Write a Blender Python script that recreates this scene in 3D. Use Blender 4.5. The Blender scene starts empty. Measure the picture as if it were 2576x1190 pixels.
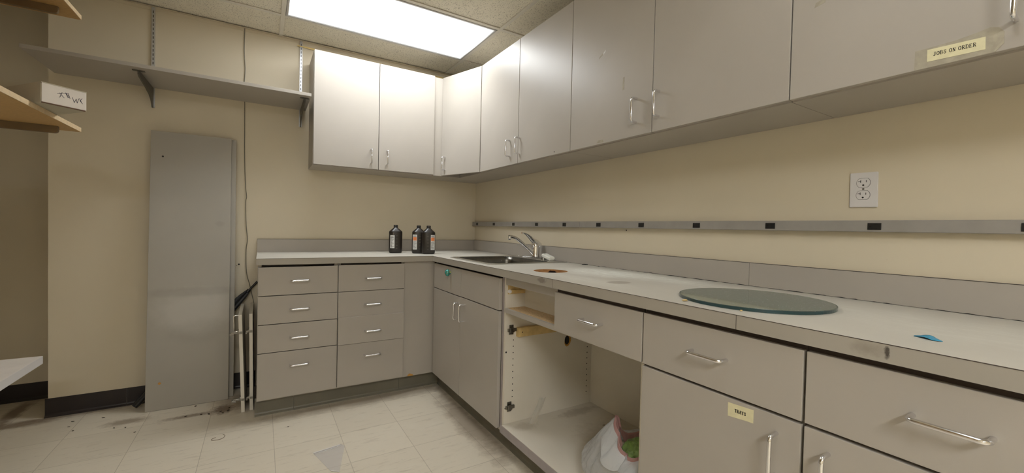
import bpy, bmesh, math, random
from mathutils import Vector, Matrix
from mathutils.geometry import tessellate_polygon
random.seed(7)
PI = math.pi
S = bpy.context.scene
COL = S.collection

# ------------------------------------------------------------------ camera, world, exposure
def cam_setup():
    yaw, pitch, roll = 0.5482, -0.0197, 0.0228
    f = Vector((math.sin(yaw)*math.cos(pitch), math.cos(yaw)*math.cos(pitch), math.sin(pitch)))
    r = Vector((math.cos(yaw), -math.sin(yaw), 0)); u = r.cross(f)
    r2 = r*math.cos(roll) + u*math.sin(roll); u2 = -r*math.sin(roll) + u*math.cos(roll)
    cd = bpy.data.cameras.new('camera'); co = bpy.data.objects.new('camera', cd); COL.objects.link(co)
    m = Matrix((r2, u2, -f)).transposed().to_4x4(); m.translation = Vector((-1.6145, -3.2773, 1.1131))
    co.matrix_world = m
    cd.sensor_fit = 'HORIZONTAL'; cd.sensor_width = 36; cd.lens = 1032.91/2576*36; cd.clip_start = .02
    S.camera = co
cam_setup()
W = bpy.data.worlds.new('world'); S.world = W; W.use_nodes = True
W.node_tree.nodes['Background'].inputs[0].default_value = (1, .93, .82, 1)
W.node_tree.nodes['Background'].inputs[1].default_value = 0.0
S.view_settings.view_transform = 'Standard'; S.view_settings.look = 'None'
S.view_settings.gamma = 1; S.view_settings.use_curve_mapping = False
S.view_settings.exposure = 0.90
MAIN_LIGHT, SECOND_LIGHT, REAR_FILL = 13.5, 4.2, 44.0        # ceiling diffusers; the rear one is added fill
LIGHT_COL = (.97, 1.0, 1.01)

# ------------------------------------------------------------------ materials
def srgb(c):
    return tuple((x/255/12.92 if x/255 <= .04045 else ((x/255+.055)/1.055)**2.4) for x in c) + (1,)
class NT:
    def __init__(s, name):
        s.m = bpy.data.materials.new(name); s.m.use_nodes = True
        s.t = s.m.node_tree; s.n = s.t.nodes; s.b = s.n['Principled BSDF']
    def new(s, kind, **k):
        n = s.n.new('ShaderNode'+kind)
        for a, v in k.items(): setattr(n, a, v)
        return n
    def link(s, a, b): s.t.links.new(a, b)
    def math(s, op, a, b=None, c=None, clamp=False):
        n = s.new('Math', operation=op); n.use_clamp = clamp
        for i, v in enumerate((a, b, c)):
            if v is None: continue
            if isinstance(v, (int, float)): n.inputs[i].default_value = v
            else: s.link(v, n.inputs[i])
        return n.outputs[0]
    def mix(s, fac, a, b):
        n = s.new('Mix', data_type='RGBA')
        for i, v in ((0, fac), (6, a), (7, b)):
            if isinstance(v, (int, float)): n.inputs[i].default_value = v
            elif isinstance(v, tuple): n.inputs[i].default_value = v
            else: s.link(v, n.inputs[i])
        return n.outputs[2]
    def noise(s, scale, detail=4, rough=.55, vec=None, dist=0):
        n = s.new('TexNoise'); n.inputs['Scale'].default_value = scale; n.inputs['Detail'].default_value = detail
        n.inputs['Roughness'].default_value = rough; n.inputs['Distortion'].default_value = dist
        s.link(vec if vec is not None else s.obj(), n.inputs['Vector']); return n.outputs[0]
    def obj(s):
        if not hasattr(s, '_o'): s._o = s.new('TexCoord').outputs['Object']
        return s._o
    def pos(s):
        if not hasattr(s, '_p'): s._p = s.new('NewGeometry').outputs['Position']
        return s._p
    def scaled(s, v, sc):
        n = s.new('VectorMath', operation='MULTIPLY'); s.link(v, n.inputs[0]); n.inputs[1].default_value = sc; return n.outputs[0]
    def ramp(s, v, lo, hi):
        n = s.new('MapRange'); n.inputs[1].default_value = lo; n.inputs[2].default_value = hi; s.link(v, n.inputs[0]); return n.outputs[0]
    def blot(s, c, r, soft=.35, wob=.5, nscale=30):
        """mask of one stain: an ellipsoid at c (place coordinates) with ragged edge"""
        a = s.new('VectorMath', operation='SUBTRACT'); s.link(s.pos(), a.inputs[0]); a.inputs[1].default_value = c
        b = s.new('VectorMath', operation='DIVIDE'); s.link(a.outputs[0], b.inputs[0]); b.inputs[1].default_value = r
        l = s.new('VectorMath', operation='LENGTH'); s.link(b.outputs[0], l.inputs[0])
        n = s.noise(nscale, 5, .65, s.pos())
        d = s.math('ADD', l.outputs['Value'], s.math('MULTIPLY', s.math('SUBTRACT', n, .5), wob*2))
        return s.ramp(s.math('SUBTRACT', 1.0, d), 0, soft)
    def bump(s, h, strength=.1, dist=.001):
        n = s.new('Bump'); n.inputs['Strength'].default_value = strength; n.inputs['Distance'].default_value = dist
        s.link(h, n.inputs['Height']); s.link(n.outputs[0], s.b.inputs['Normal'])
    def base(s, c):
        if isinstance(c, tuple): s.b.inputs['Base Color'].default_value = c
        else: s.link(c, s.b.inputs['Base Color'])
    def set(s, rough=.5, metal=0, spec=.5, **k):
        s.b.inputs['Roughness'].default_value = rough; s.b.inputs['Metallic'].default_value = metal
        s.b.inputs['Specular IOR Level'].default_value = spec
        for a, v in k.items(): s.b.inputs[a.replace('_', ' ')].default_value = v

def plain(name, c, rough=.5, metal=0, var=.08, scale=12, spec=.5, bump=0, bscale=300, **k):
    m = NT(name); m.set(rough, metal, spec, **k)
    c = c if len(c) == 4 else srgb(c)
    d = tuple(x*(1-var) for x in c[:3]) + (1,); e = tuple(min(1, x*(1+var)) for x in c[:3]) + (1,)
    m.base(m.mix(m.ramp(m.noise(scale), .3, .7), d, e))
    if bump: m.bump(m.noise(bscale, 2), bump)
    return m.m

LAM = (.415, .380, .336, 1)
def laminate(name, c=LAM, rough=.38, scuffs=()):
    m = NT(name); m.set(rough, 0, .45)
    d = tuple(x*.965 for x in c[:3]) + (1,); e = tuple(min(1, x*1.03) for x in c[:3]) + (1,)
    col = m.mix(m.ramp(m.noise(3), .3, .7), d, e)
    sp = m.ramp(m.noise(900, 2, .6), .62, .75)
    col = m.mix(m.math('MULTIPLY', sp, .10), col, (c[0]*.6, c[1]*.6, c[2]*.6, 1))
    for cc, r, colr, st, nz in scuffs:
        col = m.mix(m.math('MULTIPLY', m.blot(cc, r, .5, .45, nz), st), col, colr)
    m.base(col); m.bump(m.noise(420, 2), .05, .0006)
    return m.m

M = {}
M['laminate'] = laminate('grey_laminate')
# counter top: worn, scraped and stained
m = NT('countertop_laminate'); m.set(.42, 0, .4)
c = (.57, .54, .48, 1)
col = m.mix(m.ramp(m.noise(2.2, 5, .6, m.pos()), .3, .7), tuple(x*.93 for x in c[:3])+(1,), tuple(x*1.05 for x in c[:3])+(1,))
sp = m.ramp(m.noise(700, 2, .6, m.pos()), .6, .75); col = m.mix(m.math('MULTIPLY', sp, .12), col, (.25, .23, .2, 1))
streak = m.ramp(m.noise(9, 6, .75, m.scaled(m.pos(), (9, 1.2, 1))), .47, .62)
for cc, r, st in (((-.24, -1.85, .914), (.19, .30, .06), 1.0), ((-.16, -2.05, .914), (.12, .40, .06), .8), ((-.50, -2.0, .914), (.09, .34, .06), .28), ((-.2, -2.45, .914), (.16, .6, .06), .22), ((-.3, -3.05, .914), (.2, .35, .06), .22)):
    k = m.math('MULTIPLY', m.blot(cc, r, .6, .35, 9), m.math('ADD', m.math('MULTIPLY', streak, .6), .45))
    col = m.mix(m.math('MULTIPLY', k, st), col, (.90, .91, .85, 1))
col = m.mix(m.math('MULTIPLY', m.blot((-.435, -2.145, .914), (.055, .045, .03), .25, .3, 25), .55), col, (.24, .19, .15, 1))
col = m.mix(m.math('MULTIPLY', m.blot((-.06, -.70, .914), (.05, .25, .03), .6, .4, 18), .35), col, (.42, .28, .14, 1))
dust = m.ramp(m.noise(160, 3, .7, m.pos()), .70, .74); col = m.mix(m.math('MULTIPLY', dust, .4), col, (.8, .8, .75, 1))
scr = m.ramp(m.noise(5, 3, .8, m.scaled(m.pos(), (26, 3, 1)), 1.2), .695, .72); col = m.mix(m.math('MULTIPLY', scr, .38), col, (.85, .85, .78, 1))
# edge face: same laminate painted darker than the lit top; scorch and chips
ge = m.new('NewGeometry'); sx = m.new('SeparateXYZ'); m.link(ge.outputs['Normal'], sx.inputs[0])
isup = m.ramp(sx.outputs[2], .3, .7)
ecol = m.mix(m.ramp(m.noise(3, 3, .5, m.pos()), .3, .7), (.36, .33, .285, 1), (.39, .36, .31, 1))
ecol = m.mix(m.math('MULTIPLY', m.blot((-.62, -2.995, .897), (.02, .0045, .016), .6, .9, 120), .85), ecol, (.03, .025, .02, 1))
ecol = m.mix(m.math('MULTIPLY', m.blot((-.62, -2.965, .898), (.02, .035, .016), .8, .5, 90), .35), ecol, (.14, .11, .08, 1))
ecol = m.mix(m.math('MULTIPLY', m.blot((-.62, -1.89, .900), (.02, .035, .013), .4, .8, 120), .7), ecol, (.16, .14, .12, 1))
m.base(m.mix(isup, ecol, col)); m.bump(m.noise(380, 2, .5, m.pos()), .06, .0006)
M['counter'] = m.m
M['edge'] = plain('edge_banding', (.34, .30, .30, 1), .4)
M['melamine'] = plain('cream_melamine', (.74, .69, .60, 1), .45, var=.03, scale=4)
# open cabinet inside, floor dirt
m = NT('cabinet_melamine'); m.set(.45, 0, .4)
col = m.mix(m.ramp(m.noise(4, 4, .5, m.pos()), .3, .7), (.66, .61, .52, 1), (.72, .67, .58, 1))
for cc, r, st in (((-.17, -1.62, .145), (.16, .045, .01), .35), ((-.15, -1.80, .145), (.012, .007, .01), .95), ((-.5, -1.62, .145), (.08, .05, .01), .25), ((-.2, -1.95, .145), (.2, .25, .012), .2)):
    col = m.mix(m.math('MULTIPLY', m.blot(cc, r, .6, .7, 35), st), col, (.20, .14, .08, 1))
M['cabinet_inside'] = (m.base(col), m.m)[1]
M['particle'] = plain('raw_particle_board', (.62, .44, .24, 1), .8, var=.25, scale=160, bump=.3)
M['tan_shelf'] = plain('tan_particle_shelf', (.50, .315, .125, 1), .55, var=.1, scale=90)
M['tan_edge'] = plain('pale_shelf_edge', (.75, .58, .36, 1), .6, var=.08, scale=60)
M['arm_brown'] = plain('brown_shelf_arm', (.16, .105, .05, 1), .5)
M['wood'] = plain('pine_cleat', (.62, .45, .20, 1), .6, var=.15, scale=30)
M['chrome'] = plain('chrome', (.78, .78, .80, 1), .09, 1, var=.02)
M['steel_hinge'] = plain('nickel_hinge', (.24, .225, .20, 1), .35, 1, var=.1, scale=60)
M['standard'] = plain('zinc_standard', (.55, .56, .58, 1), .35, .9, var=.05)
M['dark_arm'] = plain('grey_steel_bracket', (.13, .12, .10, 1), .45, .5)
M['black'] = plain('black_plastic', (.012, .012, .013, 1), .35)
M['slot'] = plain('dark_slot', (.008, .007, .006, 1), .7)
M['dark_gap'] = plain('dark_gap_backing', (.05, .035, .028, 1), .7)
M['white_plastic'] = plain('white_plastic', (.72, .70, .70, 1), .4, var=.02)
M['strip'] = plain('grey_painted_raceway', (.33, .31, .285, 1), .4, var=.07, scale=14)
M['rubber'] = plain('black_vinyl_base', (.020, .014, .014, 1), .42, var=.2, scale=8)
M['kick'] = plain('olive_grey_vinyl_kick', (.17, .155, .115, 1), .42, var=.12, scale=6)
M['tape'] = plain('masking_tape', (.78, .60, .24, 1), .6, var=.05)
M['label'] = plain('cream_label_paper', (.70, .65, .42, 1), .6, var=.05, scale=60)
M['ink'] = plain('black_ink', (.015, .013, .013, 1), .6)
M['pen'] = plain('blue_black_marker', (.03, .03, .06, 1), .6)
M['clear_tape'] = plain('yellowed_clear_tape', (.40, .365, .29, 1), .16, var=.12, scale=60)
M['card_white'] = plain('white_cardboard', (.72, .67, .62, 1), .7, var=.04)
M['card_cream'] = plain('dusty_cardboard', (.46, .42, .32, 1), .75, var=.05)
M['card_edge'] = plain('brown_cardboard_edge', (.13, .07, .04, 1), .8)
M['umbrella'] = plain('black_umbrella_cloth', (.012, .013, .016, 1), .5)
M['blue'] = plain('blue_plastic_scrap', (.03, .30, .50, 1), .3, var=.3, scale=120)
M['soap'] = plain('white_soap', (.85, .84, .78, 1), .5)
M['bottle'] = plain('dark_brown_bottle_plastic', (.016, .012, .009, 1), .28)
M['orange'] = plain('orange_print', (.72, .22, .07, 1), .5)
M['label_white'] = plain('white_label', (.66, .66, .64, 1), .5, var=.03)
M['print_grey'] = plain('grey_print', (.16, .16, .16, 1), .6)
M['lichgrey'] = plain('pale_embossed_mark', (.22, .20, .18, 1), .5)
M['chip_wood'] = plain('exposed_orange_board', (.50, .26, .06, 1), .8, var=.2, scale=120)
m = NT('dark_blot_board_rim'); m.set(.85, 0, .2); col = m.mix(m.ramp(m.noise(30, 3, .6, m.scaled(m.pos(), (1, 1, 9))), .35, .65), (.55, .30, .13, 1), (.33, .15, .06, 1))
m.base(m.mix(m.blot((-.375, -1.640, .896), (.028, .028, .014), .25, .5, 90), col, (.02, .01, .008, 1))); M['rim_wood'] = m.m  # dark blot paints the hole's dark interior onto its far wall
M['green'] = plain('green_wrapper', (.19, .30, .08, 1), .4, var=.25, scale=60)
M['beige'] = plain('beige_paper', (.58, .50, .38, 1), .7)
M['speck'] = plain('dark_debris', (.06, .045, .03, 1), .8)
M['paint_white'] = plain('white_grid_paint', (.80, .76, .67, 1), .5, var=.02)
M['frame_metal'] = plain('white_fixture_frame', (.55, .54, .54, 1), .35, .2, var=.02)

# stained panel
M['panel'] = laminate('dusty_grey_panel', (.37, .345, .30, 1), .45, (
    ((-1.95, -.12, .56), (.24, .3, .16), (.50, .475, .43, 1), .6, 7),
    ((-1.93, -.12, .44), (.20, .3, .09), (.30, .28, .24, 1), .3, 18),
    ((-1.98, -.13, .68), (.30, .3, .035), (.24, .22, .19, 1), .3, 9),
    ((-1.84, -.09, 1.1), (.03, .3, .02), (.26, .24, .2, 1), .25, 40)))

# walls
m = NT('cream_wall_paint'); m.set(.6, 0, .3)
col = m.mix(m.ramp(m.noise(1.3, 4, .5, m.pos()), .3, .7), (.665, .59, .455, 1), (.705, .63, .49, 1))
col = m.mix(m.math('MULTIPLY', m.ramp(m.noise(60, 3, .7, m.pos()), .72, .78), .25), col, (.3, .25, .17, 1))
m.base(col); m.bump(m.noise(500, 3, .6, m.pos()), .12, .0008)
M['wall'] = m.m

# floor tiles, 12 inch vinyl, marbled streaks, dirt, darker along cabinets and corners
m = NT('vinyl_floor_tile'); m.set(.36, 0, .45)
P = .3025
sx = m.new('SeparateXYZ'); m.link(m.pos(), sx.inputs[0])
X = m.math('DIVIDE', m.math('ADD', sx.outputs[0], 10*P+2.458), P); Y = m.math('DIVIDE', m.math('ADD', sx.outputs[1], 20*P+.973), P)
fx = m.math('FRACT', X); fy = m.math('FRACT', Y)
ex = m.math('MINIMUM', fx, m.math('SUBTRACT', 1.0, fx)); ey = m.math('MINIMUM', fy, m.math('SUBTRACT', 1.0, fy))
gap = m.math('SUBTRACT', 1.0, m.ramp(m.math('MINIMUM', ex, ey), .0025, .006))
cell = m.new('CombineXYZ'); m.link(m.math('FLOOR', X), cell.inputs[0]); m.link(m.math('FLOOR', Y), cell.inputs[1])
wn = m.new('TexWhiteNoise'); m.link(cell.outputs[0], wn.inputs['Vector'])
base = m.mix(wn.outputs['Value'], (.66, .595, .485, 1), (.71, .645, .53, 1))
st1 = m.ramp(m.noise(7, 5, .7, m.scaled(m.pos(), (1.2, 7, 1)), .6), .56, .72)
base = m.mix(m.math('MULTIPLY', st1, .42), base, (.33, .27, .205, 1))
st2 = m.ramp(m.noise(14, 4, .7, m.scaled(m.pos(), (1.5, 6, 1))), .67, .74)
base = m.mix(m.math('MULTIPLY', st2, .6), base, (.22, .17, .125, 1))
lt = m.ramp(m.noise(6, 3, .6, m.pos()), .55, .8); base = m.mix(m.math('MULTIPLY', lt, .25), base, (.76, .71, .61, 1))
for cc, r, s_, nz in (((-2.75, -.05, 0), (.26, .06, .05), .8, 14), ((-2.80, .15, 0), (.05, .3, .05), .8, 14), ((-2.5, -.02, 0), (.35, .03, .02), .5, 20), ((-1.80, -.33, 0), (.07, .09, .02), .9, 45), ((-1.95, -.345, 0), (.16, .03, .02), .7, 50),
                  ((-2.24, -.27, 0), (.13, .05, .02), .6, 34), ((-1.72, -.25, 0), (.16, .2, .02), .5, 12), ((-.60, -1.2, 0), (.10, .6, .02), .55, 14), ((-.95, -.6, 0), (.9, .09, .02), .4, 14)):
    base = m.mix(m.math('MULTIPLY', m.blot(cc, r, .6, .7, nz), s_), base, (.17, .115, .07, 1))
base = m.mix(m.math('MULTIPLY', gap, .48), base, (.20, .155, .11, 1))
m.base(base); m.bump(m.noise(260, 2, .5, m.pos()), .05, .0008)
M['floor'] = m.m

# acoustic ceiling tile: fissures
m = NT('fissured_ceiling_tile'); m.set(.85, 0, .2)
n1 = m.ramp(m.noise(95, 3, .6, m.pos(), 2.2), .615, .65)
v = m.new('TexVoronoi', feature='F1'); v.inputs['Scale'].default_value = 90; m.link(m.pos(), v.inputs['Vector'])
pin = m.math('SUBTRACT', 1.0, m.ramp(v.outputs['Distance'], .14, .24))
hole = m.math('MAXIMUM', n1, m.math('MULTIPLY', pin, .8))
col = m.mix(m.ramp(m.noise(2, 3, .5, m.pos()), .3, .7), (.88, .83, .70, 1), (.91, .86, .73, 1))
m.base(m.mix(m.math('MULTIPLY', hole, .8), col, (.18, .14, .10, 1))); m.bump(m.math('SUBTRACT', 1.0, hole), .5, .002)
M['tile'] = m.m

# fluorescent diffuser: two tubes behind a prismatic panel
def diffuser_mat(name, strength):
    m = NT(name); m.set(.3, 0, .5)
    tc = m.new('TexCoord'); sx = m.new('SeparateXYZ'); m.link(tc.outputs['Generated'], sx.inputs[0])
    gy = sx.outputs[1]; gx = sx.outputs[0]
    def hump(c, w): return m.math('SUBTRACT', 1.0, m.ramp(m.math('ABSOLUTE', m.math('SUBTRACT', gy, c)), .0, w))
    tubes = m.math('ADD', m.math('MULTIPLY', hump(.32, .27), .9), m.math('MULTIPLY', hump(.60, .27), .9))
    tubes = m.math('POWER', tubes, 1.6)
    ends = m.ramp(m.math('MINIMUM', gx, m.math('SUBTRACT', 1.0, gx)), 0, .13)
    inten = m.math('ADD', .033, m.math('MULTIPLY', tubes, m.math('ADD', m.math('MULTIPLY', ends, .95), .05)))
    ch = m.new('TexChecker'); ch.inputs['Scale'].default_value = 90
    m.link(m.scaled(tc.outputs['Object'], (1, 1, 0)), ch.inputs['Vector'])
    inten = m.math('MULTIPLY', inten, m.math('ADD', .95, m.math('MULTIPLY', ch.outputs['Fac'], .1)))
    m.base((.6, .62, .6, 1)); m.b.inputs['Emission Color'].default_value = LIGHT_COL + (1,)
    m.link(m.math('MULTIPLY', inten, strength), m.b.inputs['Emission Strength'])
    return m.m
M['lens_main'] = diffuser_mat('lit_diffuser', MAIN_LIGHT)
M['lens_rear_fill'] = diffuser_mat('rear_fill_diffuser', REAR_FILL)
M['lens_second'] = diffuser_mat('dimmer_lit_diffuser', SECOND_LIGHT)

# brushed stainless
m = NT('brushed_stainless'); m.set(.3, 1, .5); m.base(m.mix(m.ramp(m.noise(40, 3, .6, m.scaled(m.obj(), (1, 12, 1))), .3, .7), (.50, .49, .46, 1), (.62, .61, .58, 1)))
M['stainless'] = m.m
M['bowl_steel'] = plain('dark_bowl_steel', (.20, .19, .17, 1), .33, 1, var=.15, scale=20)  # bowl coloured darker than the stainless rim
# glass disc
m = NT('green_tinted_glass'); m.set(.06, 0, .5); m.b.inputs['Transmission Weight'].default_value = .88; m.b.inputs['IOR'].default_value = 1.5
dn = m.ramp(m.noise(150, 4, .75), .635, .69)
m.base(m.mix(dn, (.50, .60, .54, 1), (.8, .8, .74, 1))); m.link(m.math('ADD', .06, m.math('MULTIPLY', dn, .6)), m.b.inputs['Roughness'])
M['glass'] = m.m
m = NT('glass_edge'); m.set(.12, 0, .6); m.base((.012, .045, .05, 1)); M['glass_edge'] = m.m
# iridescent knob
m = NT('iridescent_glass_knob'); m.set(.10, .35, .8); nn = m.noise(60, 3, .6)
a = m.mix(m.ramp(nn, .35, .5), (.05, .42, .24, 1), (.03, .22, .28, 1)); m.base(m.mix(m.ramp(nn, .52, .6), a, (.55, .50, .10, 1))); M['knob'] = m.m
# thin plastic film (trash bag, zip bag)
def film(name, c, trans, rough=.25, bump=.3):
    m = NT(name); m.set(rough, 0, .6); m.base(c)
    m.bump(m.noise(28, 4, .6, m.obj(), 1.2), bump, .01)
    tr = m.new('BsdfTransparent'); tl = m.new('BsdfTranslucent'); tl.inputs[0].default_value = c
    m1 = m.new('MixShader'); m1.inputs[0].default_value = .3; m.link(m.b.outputs[0], m1.inputs[1]); m.link(tl.outputs[0], m1.inputs[2])
    m2 = m.new('MixShader'); m2.inputs[0].default_value = trans; m.link(m1.outputs[0], m2.inputs[1]); m.link(tr.outputs[0], m2.inputs[2])
    m.link(m2.outputs[0], m.n['Material Output'].inputs[0]); return m.m
M['bag'] = film('thin_white_plastic_film', (.70, .71, .72, 1), .34, .2, .55)
M['zip_film'] = film('clear_zip_film', (.80, .78, .80, 1), .72, .12, .25)
M['pink'] = film('pink_bag_hem', (.56, .30, .28, 1), .25, .25, .4)
M['wrap'] = film('clear_wrapper_film', (.75, .72, .66, 1), .65, .2)

# ------------------------------------------------------------------ geometry helpers
def box(bm, a, b, bev=0, seg=2):
    x0, x1 = sorted((a[0], b[0])); y0, y1 = sorted((a[1], b[1])); z0, z1 = sorted((a[2], b[2]))
    vs = [bm.verts.new((x, y, z)) for z in (z0, z1) for y in (y0, y1) for x in (x0, x1)]
    fs = [bm.faces.new([vs[i] for i in q]) for q in ((0, 2, 3, 1), (4, 5, 7, 6), (0, 1, 5, 4), (2, 6, 7, 3), (0, 4, 6, 2), (1, 3, 7, 5))]
    if bev:
        es = list({e for f in fs for e in f.edges})
        bmesh.ops.bevel(bm, geom=es, offset=bev, segments=seg, affect='EDGES', profile=.5)
    return bm
def B(a, b, bev=0): return box(bmesh.new(), a, b, bev)
def prism(bm, pts, axis, lo, hi):
    """extrude a 2D outline along axis; pts are the two other coordinates in x,y,z order"""
    def mk(p, h):
        q = [0, 0, 0]; o = [i for i in range(3) if i != axis]; q[o[0]], q[o[1]] = p; q[axis] = h; return q
    A_ = [bm.verts.new(mk(p, lo)) for p in pts]; B_ = [bm.verts.new(mk(p, hi)) for p in pts]
    n = len(pts)
    fs = [bm.faces.new(A_), bm.faces.new(B_[::-1])]
    for i in range(n): fs.append(bm.faces.new((A_[i], A_[(i+1) % n], B_[(i+1) % n], B_[i])))
    bmesh.ops.recalc_face_normals(bm, faces=fs); return bm
def smooth_path(pts, n=6):
    """Catmull-Rom through pts"""
    P_ = [Vector(p) for p in pts]; out = []
    for i in range(len(P_)-1):
        p0 = P_[max(i-1, 0)]; p1 = P_[i]; p2 = P_[i+1]; p3 = P_[min(i+2, len(P_)-1)]
        for k in range(n):
            t = k/n
            out.append(.5*((2*p1)+(-p0+p2)*t+(2*p0-5*p1+4*p2-p3)*t*t+(-p0+3*p1-3*p2+p3)*t**3))
    out.append(P_[-1]); return out
def tube(bm, pts, r, seg=12, cap=True, flat=1.0):
    pts = [Vector(p) for p in pts]; n = len(pts); rings = []
    rr = r if isinstance(r, (list, tuple)) else [r]*n
    if len(rr) != n: rr = [rr[int(i*(len(rr)-1)/(n-1))]*(1-(i*(len(rr)-1)/(n-1)) % 1) + rr[min(len(rr)-1, int(i*(len(rr)-1)/(n-1))+1)]*((i*(len(rr)-1)/(n-1)) % 1) for i in range(n)]
    ref = None
    for i, p in enumerate(pts):
        t = (pts[min(i+1, n-1)]-pts[max(i-1, 0)]).normalized()
        if ref is None: ref = Vector((0, 0, 1)) if abs(t.z) < .9 else Vector((1, 0, 0))
        a = t.cross(ref).normalized(); b = a.cross(t).normalized(); ref = b
        rings.append([bm.verts.new(p + a*math.cos(2*PI*k/seg)*rr[i] + b*math.sin(2*PI*k/seg)*rr[i]*flat) for k in range(seg)])
    for i in range(n-1):
        for k in range(seg): bm.faces.new((rings[i][k], rings[i][(k+1) % seg], rings[i+1][(k+1) % seg], rings[i+1][k]))
    if cap: bm.faces.new(rings[0][::-1]); bm.faces.new(rings[-1])
    return bm
def lathe(bm, prof, c=(0, 0, 0), seg=32, axis='z', sx=1, sy=1):
    rings = []
    for r, h in prof:
        ring = []
        for k in range(seg):
            a = 2*PI*k/seg; u, v = r*math.cos(a)*sx, r*math.sin(a)*sy
            ring.append(bm.verts.new({'z': (c[0]+u, c[1]+v, c[2]+h), 'x': (c[0]+h, c[1]+u, c[2]+v), 'y': (c[0]+u, c[1]+h, c[2]+v)}[axis]))
        rings.append(ring)
    fs = []
    for i in range(len(rings)-1):
        for k in range(seg): fs.append(bm.faces.new((rings[i][k], rings[i][(k+1) % seg], rings[i+1][(k+1) % seg], rings[i+1][k])))
    fs.append(bm.faces.new(rings[0][::-1])); fs.append(bm.faces.new(rings[-1]))
    bmesh.ops.recalc_face_normals(bm, faces=fs); return bm
def holed_slab(bm, outer, holes, z0, z1):
    loops = [outer] + holes
    flat = [p for l in loops for p in l]
    tris = tessellate_polygon([[Vector((p[0], p[1], 0)) for p in l] for l in loops])
    T = [bm.verts.new((p[0], p[1], z1)) for p in flat]; L = [bm.verts.new((p[0], p[1], z0)) for p in flat]
    fs = []
    for t in tris:
        fs.append(bm.faces.new([T[i] for i in t])); fs.append(bm.faces.new([L[i] for i in t][::-1]))
    o = 0
    for l in loops:
        n = len(l)
        for i in range(n):
            a, b = o+i, o+(i+1) % n; fs.append(bm.faces.new((L[a], L[b], T[b], T[a])))
        o += n
    bmesh.ops.recalc_face_normals(bm, faces=fs); return bm
def rrect(x0, y0, x1, y1, r, n=5):
    out = []
    for cx, cy, a0 in ((x1-r, y1-r, 0), (x0+r, y1-r, 90), (x0+r, y0+r, 180), (x1-r, y0+r, 270)):
        for k in range(n+1):
            a = math.radians(a0+90*k/n); out.append((cx+r*math.cos(a), cy+r*math.sin(a)))
    return out

WP = {}     # world position of each object while building
def add(name, bm, mat, parent=None, smooth=False, label=None, origin=None, stuff=False):
    """link bm (written in place coordinates) as one mesh object with its origin at its own centre"""
    mats = mat if isinstance(mat, (list, tuple)) else [mat]
    cs = [v.co for v in bm.verts]
    lo = Vector([min(c[i] for c in cs) for i in range(3)]); hi = Vector([max(c[i] for c in cs) for i in range(3)])
    o = Vector(origin) if origin is not None else Vector(((lo.x+hi.x)/2, (lo.y+hi.y)/2, lo.z if parent is None else (lo.z+hi.z)/2))
    bmesh.ops.translate(bm, vec=-o, verts=bm.verts)
    me = bpy.data.meshes.new(name); bm.to_mesh(me); bm.free()
    for k in mats: me.materials.append(M[k])
    if smooth:
        for p in me.polygons: p.use_smooth = True
        try: me.set_sharp_from_angle(angle=math.radians(38))
        except Exception: pass
    ob = bpy.data.objects.new(name, me); COL.objects.link(ob)
    if parent is not None: ob.parent = parent; ob.location = o - WP[parent.name]
    else: ob.location = o
    WP[ob.name] = o
    if label: ob['label'] = label
    return ob
def thing(name, label, cat, loc, group=None):
    o = bpy.data.objects.new(name, None); COL.objects.link(o); o.location = loc; o.empty_display_size = .05
    WP[o.name] = Vector(loc); return tag(o, label, cat, group)
def tag(o, label, cat, group=None):
    o['label'] = label; o['category'] = cat
    if group: o['group'] = group
    return o
def struct(name, bm, mat, parent=None, smooth=False):
    o = add(name, bm, mat, parent, smooth)
    if parent is None: o['kind'] = 'structure'
    return o

# ------------------------------------------------------------------ room shell
XW, YR, XL, YF, H = -2.622, .3625, -2.96, -6.6, 2.397
struct('floor', B((XL-.1, YF-.1, -.05), (.1, YR+.1, 0)), 'floor')
struct('wall_right', B((0, YF-.1, 0), (.1, .1, H+.1)), 'wall')
bm = B((XW, 0, 0), (0, .1, H+.1)); 
struct('wall_back', bm, 'wall')
struct('wall_return', B((XW, .1, 0), (XW+.1, YR+.1, H+.1)), 'wall')
struct('wall_recess', B((XL-.1, YR, 0), (XW, YR+.1, H+.1)), 'wall')
struct('wall_left', B((XL-.1, YF-.1, 0), (XL, YR, H+.1)), 'wall')
struct('wall_front', B((XL, YF-.1, 0), (0, YF, H+.1)), 'wall')

# suspended ceiling: grid with lay-in tiles, fixtures replace some, one being the added rear fill
GX = [-2.718, -1.512, -.306]; GY = [-.333, -.93, -1.527, -2.124, -2.721, -3.318, -3.915, -4.512, -5.109, -5.706, -6.303]
ceil = bpy.data.objects.new('ceiling', None); COL.objects.link(ceil); ceil.location = (0, 0, H); WP['ceiling'] = Vector((0, 0, H)); ceil['kind'] = 'structure'
xs = [XL] + GX + [0]; ys = [YR] + GY + [YF]
for i in range(len(xs)-1):
    for j in range(len(ys)-1):
        if (i, j) in ((2, 1), (2, 5), (1, 8)): continue
        gapy = .016 if (i == 3 and j == 1) else 0
        add('ceiling_tile', B((xs[i]+.001, ys[j+1]+.001, H+.006), (xs[i+1]-.001, ys[j]-.001-gapy, H+.022)), 'tile', ceil)
bm = bmesh.new()
for x in GX:
    box(bm, (x-.012, YF, H-.001), (x+.012, YR, H+.004)); box(bm, (x-.001, YF, H+.004), (x+.001, YR, H+.04))
for y in GY:
    for k in range(len(xs)-1):
        if k == 3 and y == GY[0]: continue       # the tee that slipped out: a dark gap shows
        box(bm, (xs[k]+(.012 if k else 0), y-.012, H-.0005), (xs[k+1]-(.012 if k < 3 else 0), y+.012, H+.0035))
add('ceiling_grid', bm, 'paint_white', ceil)
add('ceiling_deck', B((XL, YF, H+.10), (0, YR, H+.12)), 'dark_gap', ceil)
bm = bmesh.new()
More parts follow.
